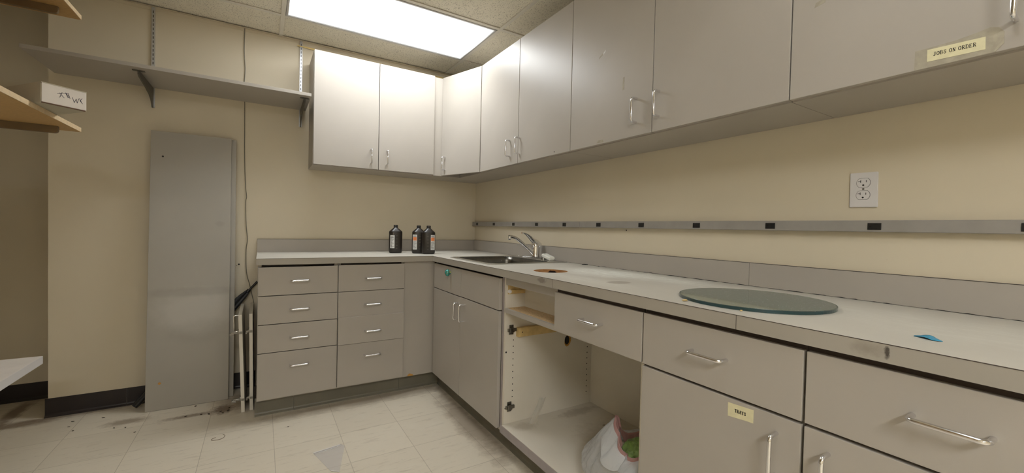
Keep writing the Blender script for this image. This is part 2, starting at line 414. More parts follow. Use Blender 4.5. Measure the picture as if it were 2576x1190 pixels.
box(bm, (XW, -.020, H-.0025), (0, 0, H-.001)); box(bm, (XW, -.0015, H-.02), (0, 0, H-.001))
struct('trim_1', bm, 'wall')
bm = bmesh.new(); box(bm, (-.02, YF, H-.0025), (0, -.02, H-.001)); struct('trim_2', bm, 'wall')

def fixture(y0, y1, lens, label, k=1):
    t = thing('ceiling_light', label, 'ceiling light', ((GX[k]+GX[k+1])/2, (y0+y1)/2, H))
    a, b, c, d = GX[k]+.014, GX[k+1]-.014, y0+.014, y1-.014
    bm = bmesh.new()
    for q in (((a, c), (b, c+.012)), ((a, d-.012), (b, d)), ((a, c+.012), (a+.012, d-.012)), ((b-.012, c+.012), (b, d-.012))):
        box(bm, (q[0][0], q[0][1], H-.004), (q[1][0], q[1][1], H+.012), .0015, 1)
    add('light_frame', bm, 'frame_metal', t)
    add('light_diffuser', B((a+.012, c+.012, H+.002), (b-.012, d-.012, H+.006)), lens, t)
    add('light_housing', B((a, c, H+.014), (b, d, H+.09)), 'frame_metal', t)
fixture(-.93, -.333, 'lens_main', 'large bright white fluorescent ceiling panel near the corner of the room')
fixture(-3.318, -2.721, 'lens_second', 'second fluorescent ceiling panel overhead, out of view above the long counter')
fixture(-5.109, -4.512, 'lens_rear_fill', 'added ceiling panel for fill light, unseen at the rear behind the camera', 0)  # added unseen fill for the walls and near cabinets

# vinyl cove bases
def cove(name, a, b, side, h, mat, seams=()):
    """side: 'y' runs along x facing -y at y=a[1]; 'x' runs along y facing -x at x=a[0]"""
    prof = [(0, 0), (-.014, 0), (-.013, .004), (-.007, .010), (-.004, .018), (-.004, h-.002), (-.002, h), (0, h)]
    bm = bmesh.new()
    cuts = sorted([a[0] if side == 'y' else a[1]] + list(seams) + [b[0] if side == 'y' else b[1]])
    for s0, s1 in zip(cuts[:-1], cuts[1:]):
        if side == 'y': prism(bm, [(a[1]+p, z) for p, z in prof], 0, s0+.0006, s1-.0006)
        else: prism(bm, [(a[0]+p, z) for p, z in prof], 1, s0+.0006, s1-.0006)
    return struct(name, bm, mat)
cove('baseboard_back', (XW-.012, 0), (-1.64, 0), 'y', .1045, 'rubber', (-2.294,))
cove('baseboard_recess', (XL, YR), (XW, YR), 'y', .1045, 'rubber')
cove('baseboard_return', (XW, 0), (XW, YR-.014), 'x', .1045, 'rubber')
# toe kicks under the base cabinets
KY, KX = -.524, -.528
cove('trim_3', (-1.639, KY), (KX, KY), 'y', .104, 'kick', (-1.44, -.81))
cove('trim_4', (KX, -3.30), (KX, KY-.014), 'x', .104, 'kick', (-1.545, -2.2))

# ------------------------------------------------------------------ hardware
def pull_bm(c, axis, out, L=.096, proj=.031, r=.0048):
    """bow handle centred at c on the face; axis 'x','y' or 'z' runs the bar; out = outward direction"""
    a = {'x': Vector((1, 0, 0)), 'y': Vector((0, 1, 0)), 'z': Vector((0, 0, 1))}[axis]; c = Vector(c); o = Vector(out)
    h = L/2; rb = .011
    pts = [c - a*h, c - a*h + o*(proj-rb)]
    for k in range(1, 6):
        t = k/6*PI/2; pts.append(c - a*(h-rb+rb*math.cos(t)) + o*(proj-rb+rb*math.sin(t)))
    pts += [c - a*(h-rb) + o*proj, c + a*(h-rb) + o*proj]
    for k in range(1, 6):
        t = PI/2-k/6*PI/2; pts.append(c + a*(h-rb+rb*math.cos(t)) + o*(proj-rb+rb*math.sin(t)))
    pts += [c + a*h + o*(proj-rb), c + a*h]
    bm = tube(bmesh.new(), pts, r, 14)
    return bm
def front(name, parent, a, b, handle=None, hpos=None, mat='laminate', label=None, out=None):
    """door or drawer front between corners a, b; handle axis and centre on its face"""
    o = add(name, B(a, b, .0012), [mat], parent, label=label)
    if handle:
        add('handle', pull_bm(hpos, handle, out), 'chrome', o, smooth=True, label='chrome bow handle')
    return o

# ------------------------------------------------------------------ base cabinets
DF, CF = -.607, -.588           # door face and carcass face
ZT, ZD0 = .865, .115            # top and bottom of fronts
def carcass_y(parent, x0, x1, mat='laminate', inside='cabinet_inside', zt=.876):
    bm = bmesh.new(); t = .018
    box(bm, (x0, CF, .105), (x0+t, -.005, zt)); box(bm, (x1-t, CF, .105), (x1, -.005, zt))
    box(bm, (x0+t, CF, .105), (x1-t, -.005, .105+t)); box(bm, (x0+t, -.02, .105+t), (x1-t, -.005, zt))
    add('carcass', bm, mat, parent)
def carcass_x(parent, y0, y1, mat='laminate', zt=.876):
    bm = bmesh.new(); t = .018
    box(bm, (CF, y0, .105), (-.005, y0-t, zt)); box(bm, (CF, y1+t, .105), (-.005, y1, zt))
    box(bm, (CF, y0-t, .105), (-.005, y1+t, .105+t)); box(bm, (-.02, y0-t, .105+t), (-.005, y1+t, zt))
    add('carcass', bm, mat, parent)

OUTY, OUTX = (0, -1, 0), (-1, 0, 0)
# left four-drawer unit
t = thing('drawer_cabinet', 'grey base cabinet with four even drawers at the left end of the counter', 'cabinet', (-1.422, -.3, 0), 'grey drawer units under the back counter')
carcass_y(t, -1.630, -1.2155)
for z0, z1, hz in ((.7035, .8635, .785), (.5415, .6995, .621), (.3805, .5375, .458), (ZD0, .3765, .297)):
    front('drawer', t, (-1.6275, DF, z0), (-1.2165, CF, z1), 'x', (-1.420, DF, hz), out=OUTY)
add('dark_strip', B((-1.61, CF+.004, .866), (-1.235, CF+.012, .8775)), 'dark_gap', t)
# right four-drawer unit, third drawer sits proud
t = thing('drawer_cabinet', 'grey base cabinet with four drawers, third one sitting slightly proud, next to the corner', 'cabinet', (-1.01, -.3, 0), 'grey drawer units under the back counter')
carcass_y(t, -1.2145, -.806)
for z0, z1, hz, dy, tilt in ((.7025, ZT, .780, 0, 0), (.5415, .6995, .617, 0, 0), (.3765, .5435, .451, -.008, 0), (ZD0, .3735, .296, 0, 0)):
    front('drawer', t, (-1.2115, DF+dy, z0), (-.8075, CF, z1), 'x', (-1.0075, DF+dy, hz), out=OUTY)
add('dark_strip', B((-1.195, CF+.004, .866), (-.83, CF+.012, .8775)), 'dark_gap', t)
# blank corner panel with a chip
t = thing('corner_filler', 'blank grey corner panel between the drawer unit and the sink cabinet, chipped at the bottom', 'cabinet panel', (-.70, -.59, 0))
add('panel', B((-.8055, CF-.004, .106), (-.592, CF+.014, .877), .001), 'laminate', t)
bm = bmesh.new(); pts = []
for k in range(13):
    a = PI*k/12; pts.append((-.752+.019*math.cos(a)*(1+.1*math.sin(5*a)), .1065+.016*math.sin(a)*(1+.15*math.cos(3*a))))
prism(bm, pts, 1, CF-.0048, CF-.0038); add('chip', bm, 'chip_wood', t, label='patch of bare orange board at the bottom edge')

# sink cabinet (right wall)
t = thing('sink_cabinet', 'grey sink cabinet with two doors below two false fronts, green glass knob', 'cabinet', (-.3, -1.06, 0))
bm = bmesh.new()
box(bm, (CF, -.612, .105), (-.30, -.630, .876)); box(bm, (CF, -1.520, .105), (-.005, -1.538, .876)); box(bm, (CF, -.63, .105), (-.005, -1.52, .123)); box(bm, (-.02, -.63, .123), (-.005, -1.52, .70))
add('carcass', bm, 'laminate', t)
f = front('false_front', t, (DF, -.6215, .7035), (CF, -1.0615, ZT), mat='laminate')
bm = bmesh.new()
lathe(bm, [(.0001, 0), (.010, 0), (.009, -.007), (.017, -.010), (.0205, -.016), (.0205, -.023), (.0165, -.031), (.009, -.0355), (.0001, -.0365)], (DF, -.902, .829), 10, 'x', .85, 1.05)
add('knob', bm, 'knob', f, smooth=True, label='iridescent green glass knob')
front('false_front', t, (DF, -1.0645, .7055), (CF, -1.518, ZT), mat='laminate')
front('door', t, (DF, -.6215, ZD0), (CF, -1.0615, .6985), 'z', (DF, -1.028, .612), out=OUTX)
front('door', t, (DF, -1.0645, ZD0), (CF, -1.516, .7005), 'z', (DF, -1.108, .614), out=OUTX)
add('edge_strip', B((CF-.0015, -1.5215, .106), (CF, -1.5365, .8765)), 'edge', t)
add('dark_strip', B((CF+.004, -.65, .866), (CF+.012, -1.51, .8775)), 'dark_gap', t)

# open cabinet under the hole
t = thing('open_cabinet', 'open grey base cabinet with missing doors, its white inside showing', 'cabinet', (-.3, -1.98, 0))
Y0, Y1, ZB = -1.5395, -2.4125, .1455
bm = bmesh.new()
box(bm, (CF, Y0, .105), (-.005, Y0-.016, .876))      # left side
box(bm, (CF, Y1+.016, .105), (-.005, Y1, .876))
box(bm, (-.022, Y0-.016, .105), (-.005, Y1+.016, .876))
add('carcass', bm, 'cabinet_inside', t)
add('floor_board', B((-.598, Y0-.0165, .127), (-.0225, Y1+.0165, ZB), .001), 'cabinet_inside', t)
add('floor_edge', B((-.6005, Y0-.002, .105), (-.5985, Y1+.002, .1435)), 'edge', t)
add('top_apron', B((CF-.003, Y0-.017, .838), (CF+.012, Y1+.017, .877)), 'laminate', t)
add('divider_rail', B((CF-.008, Y0-.0165, .702), (CF+.008, Y1+.0165, .722)), 'laminate', t)
add('divider_board', B((CF+.008, Y0-.0165, .704), (-.4805, Y1+.0165, .7225)), 'particle', t, label='dusty bare particle board behind the rail')
add('drawer_back', B((-.4800, Y0-.0165, .704), (-.4650, Y1+.0165, .834)), 'melamine', t)
add('cleat', B((-.527, Y0-.0165, .577), (-.26, Y0-.040, .622), .001), 'wood', t, label='pine cleat screwed to the cabinet side')
bm = bmesh.new(); lathe(bm, [(.0001, 0), (.0028, 0), (.0028, -.0012), (.0001, -.0012)], (-.505, Y0-.040, .600), 10, 'y'); add('screw_hole', bm, 'slot', t)
# old plastic drawer guide at top left
bm = bmesh.new(); box(bm, (-.58, Y0-.0165, .790), (-.40, Y0-.021, .834), .001); box(bm, (-.57, Y0-.021, .806), (-.40, Y0-.029, .811)); add('drawer_track', bm, 'wood', t)
bm = bmesh.new(); lathe(bm, [(.003, 0), (.0095, 0), (.010, -.006), (.008, -.009), (.003, -.009)], (-.574, Y0-.021, .804), 20, 'y'); add('track_roller', bm, 'white_plastic', t, smooth=True)
# shelf pin holes
pin = lambda x, z, r: add('pin_hole', lathe(bmesh.new(), [(.0001, 0), (r, 0), (r, -.0006), (.0001, -.0006)], (x, Y0-.016, z), 10, 'y'), 'slot', t)
for k in range(10): pin(-.5412, .5595-k*.0315, .0028)
for k in range(9): pin(-.0543, .4620-k*.0315, .0030)
pin(-.582, .503, .0045); pin(-.5795, .2235, .0045)
bm = bmesh.new(); pts = [(-.195+.022*math.cos(a)*(1+.15*math.sin(2*a)), .513+.03*math.sin(a)*(1+.1*math.cos(3*a))) for a in [2*PI*k/16 for k in range(16)]]
prism(bm, pts, 1, Y0-.016, Y0-.0166); o = add('pipe_hole', bm, 'chip_wood', t, label='ragged pipe hole')
bm = bmesh.new(); pts = [(-.201+.016*math.cos(a), .517+.024*math.sin(a)) for a in [2*PI*k/16 for k in range(16)]]
prism(bm, pts, 1, Y0-.0166, Y0-.0171); add('hole_core', bm, 'slot', o)
def hinge_plate(parent, x, y, z, sgn=-1):
    bm = bmesh.new()
    box(bm, (x-.012, y, z-.024), (x+.012, y+sgn*.004, z+.024), .001)
    box(bm, (x-.024, y+sgn*.003, z-.008), (x+.026, y+sgn*.013, z+.008), .002)
    box(bm, (x-.014, y+sgn*.010, z-.011), (x+.010, y+sgn*.018, z+.012), .002)
    for dz in (-.017, .017): lathe(bm, [(.0001, 0), (.0045, 0), (.0038, sgn*.003), (.0001, sgn*.003)], (x, y+sgn*.004, z+dz), 10, 'y')
    return add('hinge', bm, 'steel_hinge', parent)
hinge_plate(t, -.556, Y0-.0165, .613); hinge_plate(t, -.5585, Y0-.0165, .230)
# its single drawer front, right half
front('drawer', t, (DF, -1.9675, .7075), (CF-.008, -2.4105, .8625), 'y', (DF, -2.190, .788), out=OUTX)
add('drawer_box', B((-.585, -1.99, .724), (-.482, -2.392, .836)), 'melamine', t)
add('dark_strip', B((CF-.009, -1.972, .860), (CF-.0035, -2.411, .8775)), 'dark_gap', t)

# units 4 and 5
def drawer_door_unit(y0, y1, label, hy, sub=None):
    t = thing('base_cabinet', label, 'cabinet', (-.3, (y0+y1)/2, 0), 'drawer over door cabinets by the camera')
    carcass_x(t, y0, y1)
    front('drawer', t, (DF, y0-.003, .7065), (CF, y1+.002, .8625), 'y', (DF, (y0+y1)/2, .792), out=OUTX)
    front('door', t, (DF, y0-.003, ZD0), (CF, y1+.002, .6995), 'z', (DF, hy, .6115), out=OUTX)
    add('dark_strip', B((CF-.0045, y0, .858), (CF-.0005, y1, .8775)), 'dark_gap', t)
    add('gap_shade', B((CF-.0045, y0+.001, .125), (CF-.0005, y0-.006, .8575)), 'dark_gap', t)  # added dark strip paints in the shade of the gap between units
    return t
u4 = drawer_door_unit(-2.4135, -2.8555, 'grey base cabinet with drawer and door wearing a small TRAYS sticker', -2.805)
u5 = drawer_door_unit(-2.8565, -3.300, 'nearest grey base cabinet at the right edge, drawer above plain door', -2.905)

# ------------------------------------------------------------------ counter top
DC, ZC, TC, XE, YE = -.619, .914, .036, -1.6375, -3.32
circ = lambda cx, cy, r, n=40: [(cx+r*math.cos(2*PI*k/n), cy+r*math.sin(2*PI*k/n)) for k in range(n)]
outer = [(XE, -.004), (XE, DC), (DC, DC), (DC, YE), (-.004, YE), (-.004, -.004)]
SINK = (-.535, -.130, -1.305, -.820)    # bowl x0 x1 y0 y1
HOLE = (-.431, -1.700, .082)
bm = holed_slab(bmesh.new(), outer, [rrect(SINK[0]-.01, SINK[2]-.01, SINK[1]+.01, SINK[3]+.01, .03), circ(*HOLE)], ZC-.018, ZC)
bm2 = bm
# built-down front edge
box(bm, (XE, DC, ZC-TC), (DC, DC+.02, ZC-.018)); box(bm, (DC, DC, ZC-TC), (DC+.02, YE, ZC-.018)); box(bm, (XE, DC+.02, ZC-TC), (XE+.02, -.02, ZC-.018))
ct = add('countertop', bm, 'counter')
tag(ct, 'L-shaped grey laminate worktop, scraped and stained, with a round hole', 'countertop')
bm = bmesh.new()   # raw cut rim of the round hole
c1, c2 = circ(*HOLE), circ(HOLE[0], HOLE[1], HOLE[2]-.003)
holed_slab(bm, c1, [c2], ZC-.040, ZC-.0006); add('hole_rim', bm, 'rim_wood', ct, label='bare orange board inside the round hole')
bm = bmesh.new()   # seam lines and corner mitre
box(bm, (DC-.0004, -2.7099, ZC-TC), (DC, -2.7107, ZC)); add('seam', bm, 'slot', ct); add('seam', B((DC-.0004, -1.966, ZC-TC), (DC, -1.9665, ZC)), 'slot', ct)
add('edge_line', B((XE, DC-.0004, ZC-.0013), (DC, DC, ZC+.0001)), 'dark_gap', ct)
add('edge_line', B((DC-.0004, DC, ZC-.0014), (DC, YE, ZC+.0001)), 'dark_gap', ct)
# splash
bm = bmesh.new()
box(bm, (XE, -.0045, ZC+.0004), (-.0045, -.0198, 1.0033), .0008, 1)
bs = add('backsplash', bm, 'laminate')
add('edge_line', B((XE, -.0202, 1.0020), (-.0205, -.0188, 1.0036)), 'dark_gap', bs); tag(bs, 'low grey backsplash strip standing along the back wall behind the bottles', 'backsplash')
bm = bmesh.new()
box(bm, (-.0045, -.0205, ZC+.0004), (-.0198, -2.4120, 1.0033), .0008, 1); box(bm, (-.0045, -2.4130, ZC+.0004), (-.0198, YE, 1.0033), .0008, 1)
bs2 = add('backsplash', bm, 'laminate')
add('edge_line', B((-.0202, -.0205, 1.0020), (-.0188, YE, 1.0036)), 'dark_gap', bs2); tag(bs2, 'long grey backsplash strip along the right wall, with one joint behind the glass disc', 'backsplash')
bm = bmesh.new()   # torn dark caulk line, one ragged strip
random.seed(3); y = -.85; pr = None
while y > YE+.02:
    h = random.uniform(.0002, .0026) if random.random() < (.35 if y > -1.9 else .75) else .0002
    q = [bm.verts.new((-.0199, y, ZC+.0003)), bm.verts.new((-.0199, y, ZC+.0004+h)), bm.verts.new((-.0203-h, y, ZC+.0003))]
    if pr: 
        for k in range(3): bm.faces.new((pr[k], q[k], q[(k+1) % 3], pr[(k+1) % 3]))
    pr = q; y -= random.uniform(.006, .022)
add('caulk_gap', bm, 'slot', bs2)

# ------------------------------------------------------------------ sink
sk = thing('sink', 'stainless drop-in sink set in the worktop near the corner', 'sink', (-.30, -1.062, ZC))
R0, R1, RY0, RY1 = -.566, -.030, -1.337, -.787
bm = holed_slab(bmesh.new(), rrect(R0, RY0, R1, RY1, .012), [rrect(SINK[0], SINK[2], SINK[1], SINK[3], .05)], ZC+.0003, ZC+.0045)
add('rim', bm, 'stainless', sk)
bm = bmesh.new(); loops = []
for k in range(6):
    f = k/5; ins = [0, .004, .008, .014, .03, .06][k]; z = ZC+.004-[0, .03, .10, .145, .165, .170][k]
    loops.append([bm.verts.new((x, y, z)) for x, y in rrect(SINK[0]+ins, SINK[2]+ins, SINK[1]-ins, SINK[3]-ins, max(.02, .05-ins*.2), 6)])
for a, b in zip(loops[:-1], loops[1:]):
    n = len(a)
    for i in range(n): bm.faces.new((a[i], a[(i+1) % n], b[(i+1) % n], b[i]))
bm.faces.new(loops[-1]); bmesh.ops.recalc_face_normals(bm, faces=bm.faces)
for f in bm.faces: f.normal_flip()
o = add('bowl', bm, 'bowl_steel', sk, smooth=True)
sm = o.modifiers.new('thickness', 'SOLIDIFY'); sm.thickness = .0012; sm.offset = -1
bm = bmesh.new(); lathe(bm, [(.0001, 0), (.045, 0), (.045, .002), (.03, .002), (.02, -.001), (.0001, -.001)], (-.33, -1.06, ZC-.1655), 24); add('drain', bm, 'chrome', sk, smooth=True)
# raised bead of the rim
bm = bmesh.new(); pr_ = rrect(R0+.012, RY0+.012, R1-.012, RY1-.012, .015); tube(bm, [(x, y, ZC+.0045) for x, y in pr_]+[(pr_[0][0], pr_[0][1], ZC+.0045)], .0022, 6, False); add('bead', bm, 'stainless', sk, smooth=True)

# faucet
FX, FY = -.078, -1.060
fa = thing('faucet', 'single lever chrome faucet with a long rising spout behind the sink', 'faucet', (FX, FY, ZC+.0045))
bm = bmesh.new(); z = ZC+.0047
prism(bm, rrect(FX-.03, FY-.125, FX+.028, FY+.125, .012), 2, z, z+.008); prism(bm, rrect(FX-.026, FY-.119, FX+.024, FY+.119, .01), 2, z+.008, z+.013)
add('deck_plate', bm, 'chrome', fa, smooth=True)
bm = lathe(bmesh.new(), [(.0001, 0), (.026, 0), (.027, .004), (.0255, .008), (.0255, .068), (.0275, .070), (.0275, .078), (.0265, .080), (.025, .088), (.019, .098), (.0001, .102)], (FX, FY, z+.013), 28)
add('body', bm, 'chrome', fa, smooth=True)
sp = smooth_path([(FX-.015, FY, .950), (-.125, FY, .979), (-.163, FY, 1.006), (-.205, FY, 1.036), (-.235, FY, 1.054), (-.262, FY, 1.061), (-.283, FY, 1.062)], 6)
bm = tube(bmesh.new(), sp, [.012, .0115, .0105, .0095, .009, .009, .009], 14)
s_ = add('spout', bm, 'chrome', fa, smooth=True)
bm = lathe(bmesh.new(), [(.0001, -.018), (.009, -.018), (.0105, -.016), (.0105, -.002), (.009, .004), (.0001, .006)], (-.277, FY, 1.060), 18); add('aerator', bm, 'chrome', s_, smooth=True)
bm = bmesh.new()   # lever: wide at the dome, thin bent tip
lp = smooth_path([(-.054, FY, 1.003), (-.075, FY, 1.024), (-.100, FY, 1.038), (-.125, FY, 1.058), (-.150, FY, 1.076), (-.172, FY, 1.085), (-.188, FY, 1.085)], 5)
n = len(lp); rings = []
for i, p in enumerate(lp):
    q = i/(n-1); t_ = (lp[min(i+1, n-1)]-lp[max(i-1, 0)]).normalized(); up = t_.cross(Vector((0, 1, 0))).normalized()
    w = .022*(1-q)**.9+.007; th = .022*(1-q)**1.6+.0028
    rings.append([bm.verts.new(p+Vector((0, math.cos(a)*w, 0))+up*math.sin(a)*th) for a in [2*PI*k/14 for k in range(14)]])
for a, b in zip(rings[:-1], rings[1:]):
    for k in range(14): bm.faces.new((a[k], a[(k+1) % 14], b[(k+1) % 14], b[k]))
bm.faces.new(rings[0][::-1]); bm.faces.new(rings[-1]); bmesh.ops.recalc_face_normals(bm, faces=bm.faces)
add('lever', bm, 'chrome', fa, smooth=True)
# soap resting on the deck plate
bm = bmesh.new(); L = .042
bmesh.ops.create_cube(bm, size=1, matrix=Matrix.Translation((FX+.006, -1.192, ZC+.0255)) @ Matrix.Rotation(.12, 4, 'Z') @ Matrix.Rotation(.26, 4, 'X') @ Matrix.Diagonal((.048, .082, .022, 1)))
bmesh.ops.bevel(bm, geom=bm.edges[:], offset=.0055, segments=3, affect='EDGES')
o = add('soap_bar', bm, 'soap', smooth=True); tag(o, 'white sliver of soap lying on the faucet base plate', 'soap')

# small leftovers on the counter
bm = B((-.022, -1.475, ZC+.0005), (-.040, -1.508, ZC+.004), .001); o = add('drain_clip', bm, 'slot'); tag(o, 'tiny black scrap on the worktop against the splash past the sink', 'scrap')
bm = bmesh.new(); bmesh.ops.create_icosphere(bm, subdivisions=2, radius=.008, matrix=Matrix.Translation((-.566, -2.528, ZC+.0025)) @ Matrix.Diagonal((1.2, .8, .3, 1)))
for v in bm.verts: v.co += Vector((random.uniform(-1, 1), random.uniform(-1, 1), random.uniform(-.3, .6)))*.0016
o = add('wood_crumb', bm, 'wood'); tag(o, 'orange crumb lying left of the glass disc near the counter edge', 'crumb')
bm = bmesh.new(); bmesh.ops.create_icosphere(bm, subdivisions=2, radius=.004, matrix=Matrix.Translation((-.562, -2.69, ZC+.002)) @ Matrix.Diagonal((1.2, .8, .5, 1)))
o = add('wood_crumb', bm, 'wood'); tag(o, 'smaller orange crumb at the front rim of the glass disc', 'crumb')
# blue scrap
bm = bmesh.new(); g = []
for i in range(8):
    row = []
    for j in range(5):
        u, v = i/7, j/4; w = .015*math.sin(PI*min(1, max(.04, u)))**.8
        row.append(bm.verts.new((-.486+(v-.5)*2*w+.004*math.sin(5*u)-.006*u, -2.998-.043*u, ZC+.0014+.0035*abs(math.sin(3*v+4*u))*math.sin(PI*u))))
    g.append(row)
for i in range(7):
    for j in range(4): bm.faces.new((g[i][j], g[i+1][j], g[i+1][j+1], g[i][j+1]))
bmesh.ops.recalc_face_normals(bm, faces=bm.faces)
o = add('blue_scrap', bm, 'blue', smooth=True); tag(o, 'small torn bright blue plastic scrap on the near end of the worktop', 'scrap')
o.modifiers.new('thickness', 'SOLIDIFY').thickness = .001

# glass disc
GC = (-.366, -2.612)
gd = thing('glass_disc', 'round greenish glass disc lying flat on the worktop', 'glass', (GC[0], GC[1], ZC))
bm = lathe(bmesh.new(), [(.0001, .0008), (.1985, .0008), (.1985, .0082), (.1975, .0092), (.0001, .0092)], (GC[0], GC[1], ZC), 96)
add('pane', bm, 'glass', gd)
bm = bmesh.new(); holed_slab(bm, circ(GC[0], GC[1], .2008, 96), [circ(GC[0], GC[1], .1987, 96)], ZC+.0006, ZC+.0086); add('ground_edge', bm, 'glass_edge', gd, label='dark green ground edge')

# ------------------------------------------------------------------ bottles
def bottle(label, x, y, rot, kind):
    t = thing('peroxide_bottle', label, 'bottle', (0, 0, 0), 'dark brown quart bottles on the counter')
    # oval body loft
    prof = [(.036, .020, 0), (.044, .028, .004), (.0475, .0325, .014), (.0475, .0325, .05), (.0475, .0325, .152), (.0465, .032, .1565), (.044, .030, .160), (.0165, .0165, .184), (.0135, .0135, .188), (.0135, .0135, .192)]
    bm = bmesh.new(); rings = []
    for a, b, h in prof:
        e = .72 if h < .17 else 1.0
        ring = []
        for k in range(36):
            th = 2*PI*k/36; c, s = math.cos(th), math.sin(th)
            ring.append(bm.verts.new((a*math.copysign(abs(c)**e, c), b*math.copysign(abs(s)**e, s), h)))
        rings.append(ring)
    for p, q in zip(rings[:-1], rings[1:]):
        for k in range(36): bm.faces.new((p[k], p[(k+1) % 36], q[(k+1) % 36], q[k]))
    bm.faces.new(rings[0][::-1]); bm.faces.new(rings[-1])
    body = add('body', bm, 'bottle', t, smooth=True, origin=(0, 0, 0))
    bm = bmesh.new(); lathe(bm, [(.0001, .186), (.0150, .186), (.0155, .188), (.0155, .1895), (.0145, .190), (.0145, .203), (.0135, .205), (.0001, .205)], (0, 0, 0), 24)
    for k in range(24):
        a = 2*PI*k/24; box(bm, (.0143*math.cos(a)-.0006, .0143*math.sin(a)-.0006, .191), (.0143*math.cos(a)+.0006, .0143*math.sin(a)+.0006, .203))
    add('cap', bm, 'black', t, smooth=True, origin=(0, 0, .195))
    # label wraps the front left or right of the oval
    s0 = -1 if kind != 'right' else 1
    def curve(u):   # u in -1..1 across the front face
        th = math.acos(max(-1, min(1, math.copysign(abs(u)**(1/.72), u)))) ; s = abs(math.sin(th))
        return (.0475*u, -.0325*(s**.72)-.0004)
    def patch(bm, u0, u1, z0, z1, off=.0):
        n = 5; pr = None
        for i in range(n+1):
            x_, y_ = curve(u0+(u1-u0)*i/n); a = bm.verts.new((x_, y_-off, z0)); b = bm.verts.new((x_, y_-off, z1))
            if pr: bm.faces.new((pr[0], a, b, pr[1]))
            pr = (a, b)
    if kind == 'left_white': u0, u1, za, zb = -.82, -.20, .036, .130
    elif kind == 'left': u0, u1, za, zb = -.90, -.30, .030, .138
    else: u0, u1, za, zb = .30, .92, .030, .138
    bm = bmesh.new(); patch(bm, u0, u1, za, zb, .0003); lab = add('paper_label', bm, 'label_white', body, label='white printed label')
    bm = bmesh.new(); rnd = random.Random(5); z = zb-.007
    while z > za+.006:
        if kind == 'left_white' or not (zb-.046 < z < zb-.013):
            e = rnd.uniform(.35, .95); h = .0018 if rnd.random() < .8 else .003
            patch(bm, u0+(u1-u0)*.08, u0+(u1-u0)*e, z-h, z, .0007)
        elif z+.0048 >= zb-.013: add('fine_print', bm, 'print_grey', lab); bm = bmesh.new()
        z -= .0048
    add('fine_print', bm, 'print_grey', lab)
    if kind != 'left_white':
        bm = bmesh.new(); patch(bm, u0+.04, u1-.06, zb-.043, zb-.018, .0008); add('orange_block', bm, 'orange', lab)
    c0 = .12 if kind != 'right' else -.12
    for k in range(5):
        bm = bmesh.new(); patch(bm, c0-.10 if kind != 'right' else c0-.12, c0+.12, .034+k*.023, .0352+k*.023, .0004)
        add('volume_mark', bm, 'lichgrey', body)
    t.location = (x, y, ZC); t.rotation_euler = (0, 0, rot)
    return t
bottle('dark brown bottle standing alone, plain white label on its left side', -.774, -.264, -.20, 'left_white')
bottle('dark brown bottle with orange and white label on its left, partly hidden by its neighbour', -.628, -.345, -.22, 'left')
bottle('front bottle of the touching pair, orange and white label on its right side', -.580, -.422, -.28, 'right')

# ------------------------------------------------------------------ wall cabinets
DU, CU, ZU0, ZU1 = -.306, -.287, 1.505, 2.247
def upper_y(parent, x0, x1):
    bm = bmesh.new(); t = .018
    box(bm, (x0, CU, ZU0-.004), (x0+t, -.003, ZU1)); box(bm, (x1-t, CU, ZU0-.004), (x1, -.003, ZU1)); box(bm, (x0+t, CU, ZU0-.004), (x1-t, -.003, ZU0+t)); box(bm, (x0+t, CU, ZU1-t), (x1-t, -.003, ZU1)); box(bm, (x0+t, -.01, ZU0), (x1-t, -.003, ZU1))
    add('carcass', bm, 'laminate', parent)
def upper_x(parent, y0, y1):
    bm = bmesh.new(); t = .018
    box(bm, (CU, y0, ZU0-.004), (-.003, y0-t, ZU1)); box(bm, (CU, y1+t, ZU0-.004), (-.003, y1, ZU1)); box(bm, (CU, y0-t, ZU0-.004), (-.003, y1+t, ZU0+t)); box(bm, (CU, y0-t, ZU1-t), (-.003, y1+t, ZU1)); box(bm, (-.01, y0-t, ZU0+t), (-.003, y1+t, ZU1-t))
    add('carcass', bm, 'laminate', parent)
t = thing('wall_cabinet', 'pale grey two-door wall cabinet hung on the back wall above the bottles', 'wall cabinet', (-.918, -.15, ZU0-.004))
upper_y(t, -1.3325, -.5075)
front('door', t, (-1.3302, DU, ZU0), (-.9172, CU, ZU1), 'z', (-.967, DU, 1.5935), out=OUTY)
front('door', t, (-.9132, DU, ZU0), (-.5085, CU, ZU1), 'z', (-.8575, DU, 1.5955), out=OUTY)
t = thing('wall_filler', 'narrow grey filler panel in the upper corner between the wall cabinets', 'cabinet panel', (-.40, -.28, ZU0-.004))
add('panel', B((-.507, CU-.006, ZU0-.003), (-.290, CU+.012, ZU1-.004)), 'laminate', t)
add('bottom_board', B((-.507, CU+.012, ZU0-.004), (-.290, -.003, ZU0+.014)), 'laminate', t)
# corner cabinet with its door ajar
t = thing('wall_cabinet', 'narrow wall cabinet in the upper corner with its single door standing ajar', 'wall cabinet', (-.15, -.34, ZU0-.004))
upper_x(t, -.004, -.680)
a = Vector((-.308, -.6785)); b = Vector((-.442, -.296)); d = (b-a).normalized(); nrm = Vector((-d.y, d.x)) if Vector((-d.y, d.x)).x > 0 else Vector((d.y, -d.x))
bm = bmesh.new(); pts = [a, b, b+nrm*.018, a+nrm*.018]; prism(bm, [(p.x, p.y) for p in pts], 2, ZU0, ZU1); bmesh.ops.bevel(bm, geom=bm.edges[:], offset=.0012, segments=2, affect='EDGES')
dr = add('door', bm, 'laminate', t, label='door standing ajar')
hc = a+(b-a)*.90
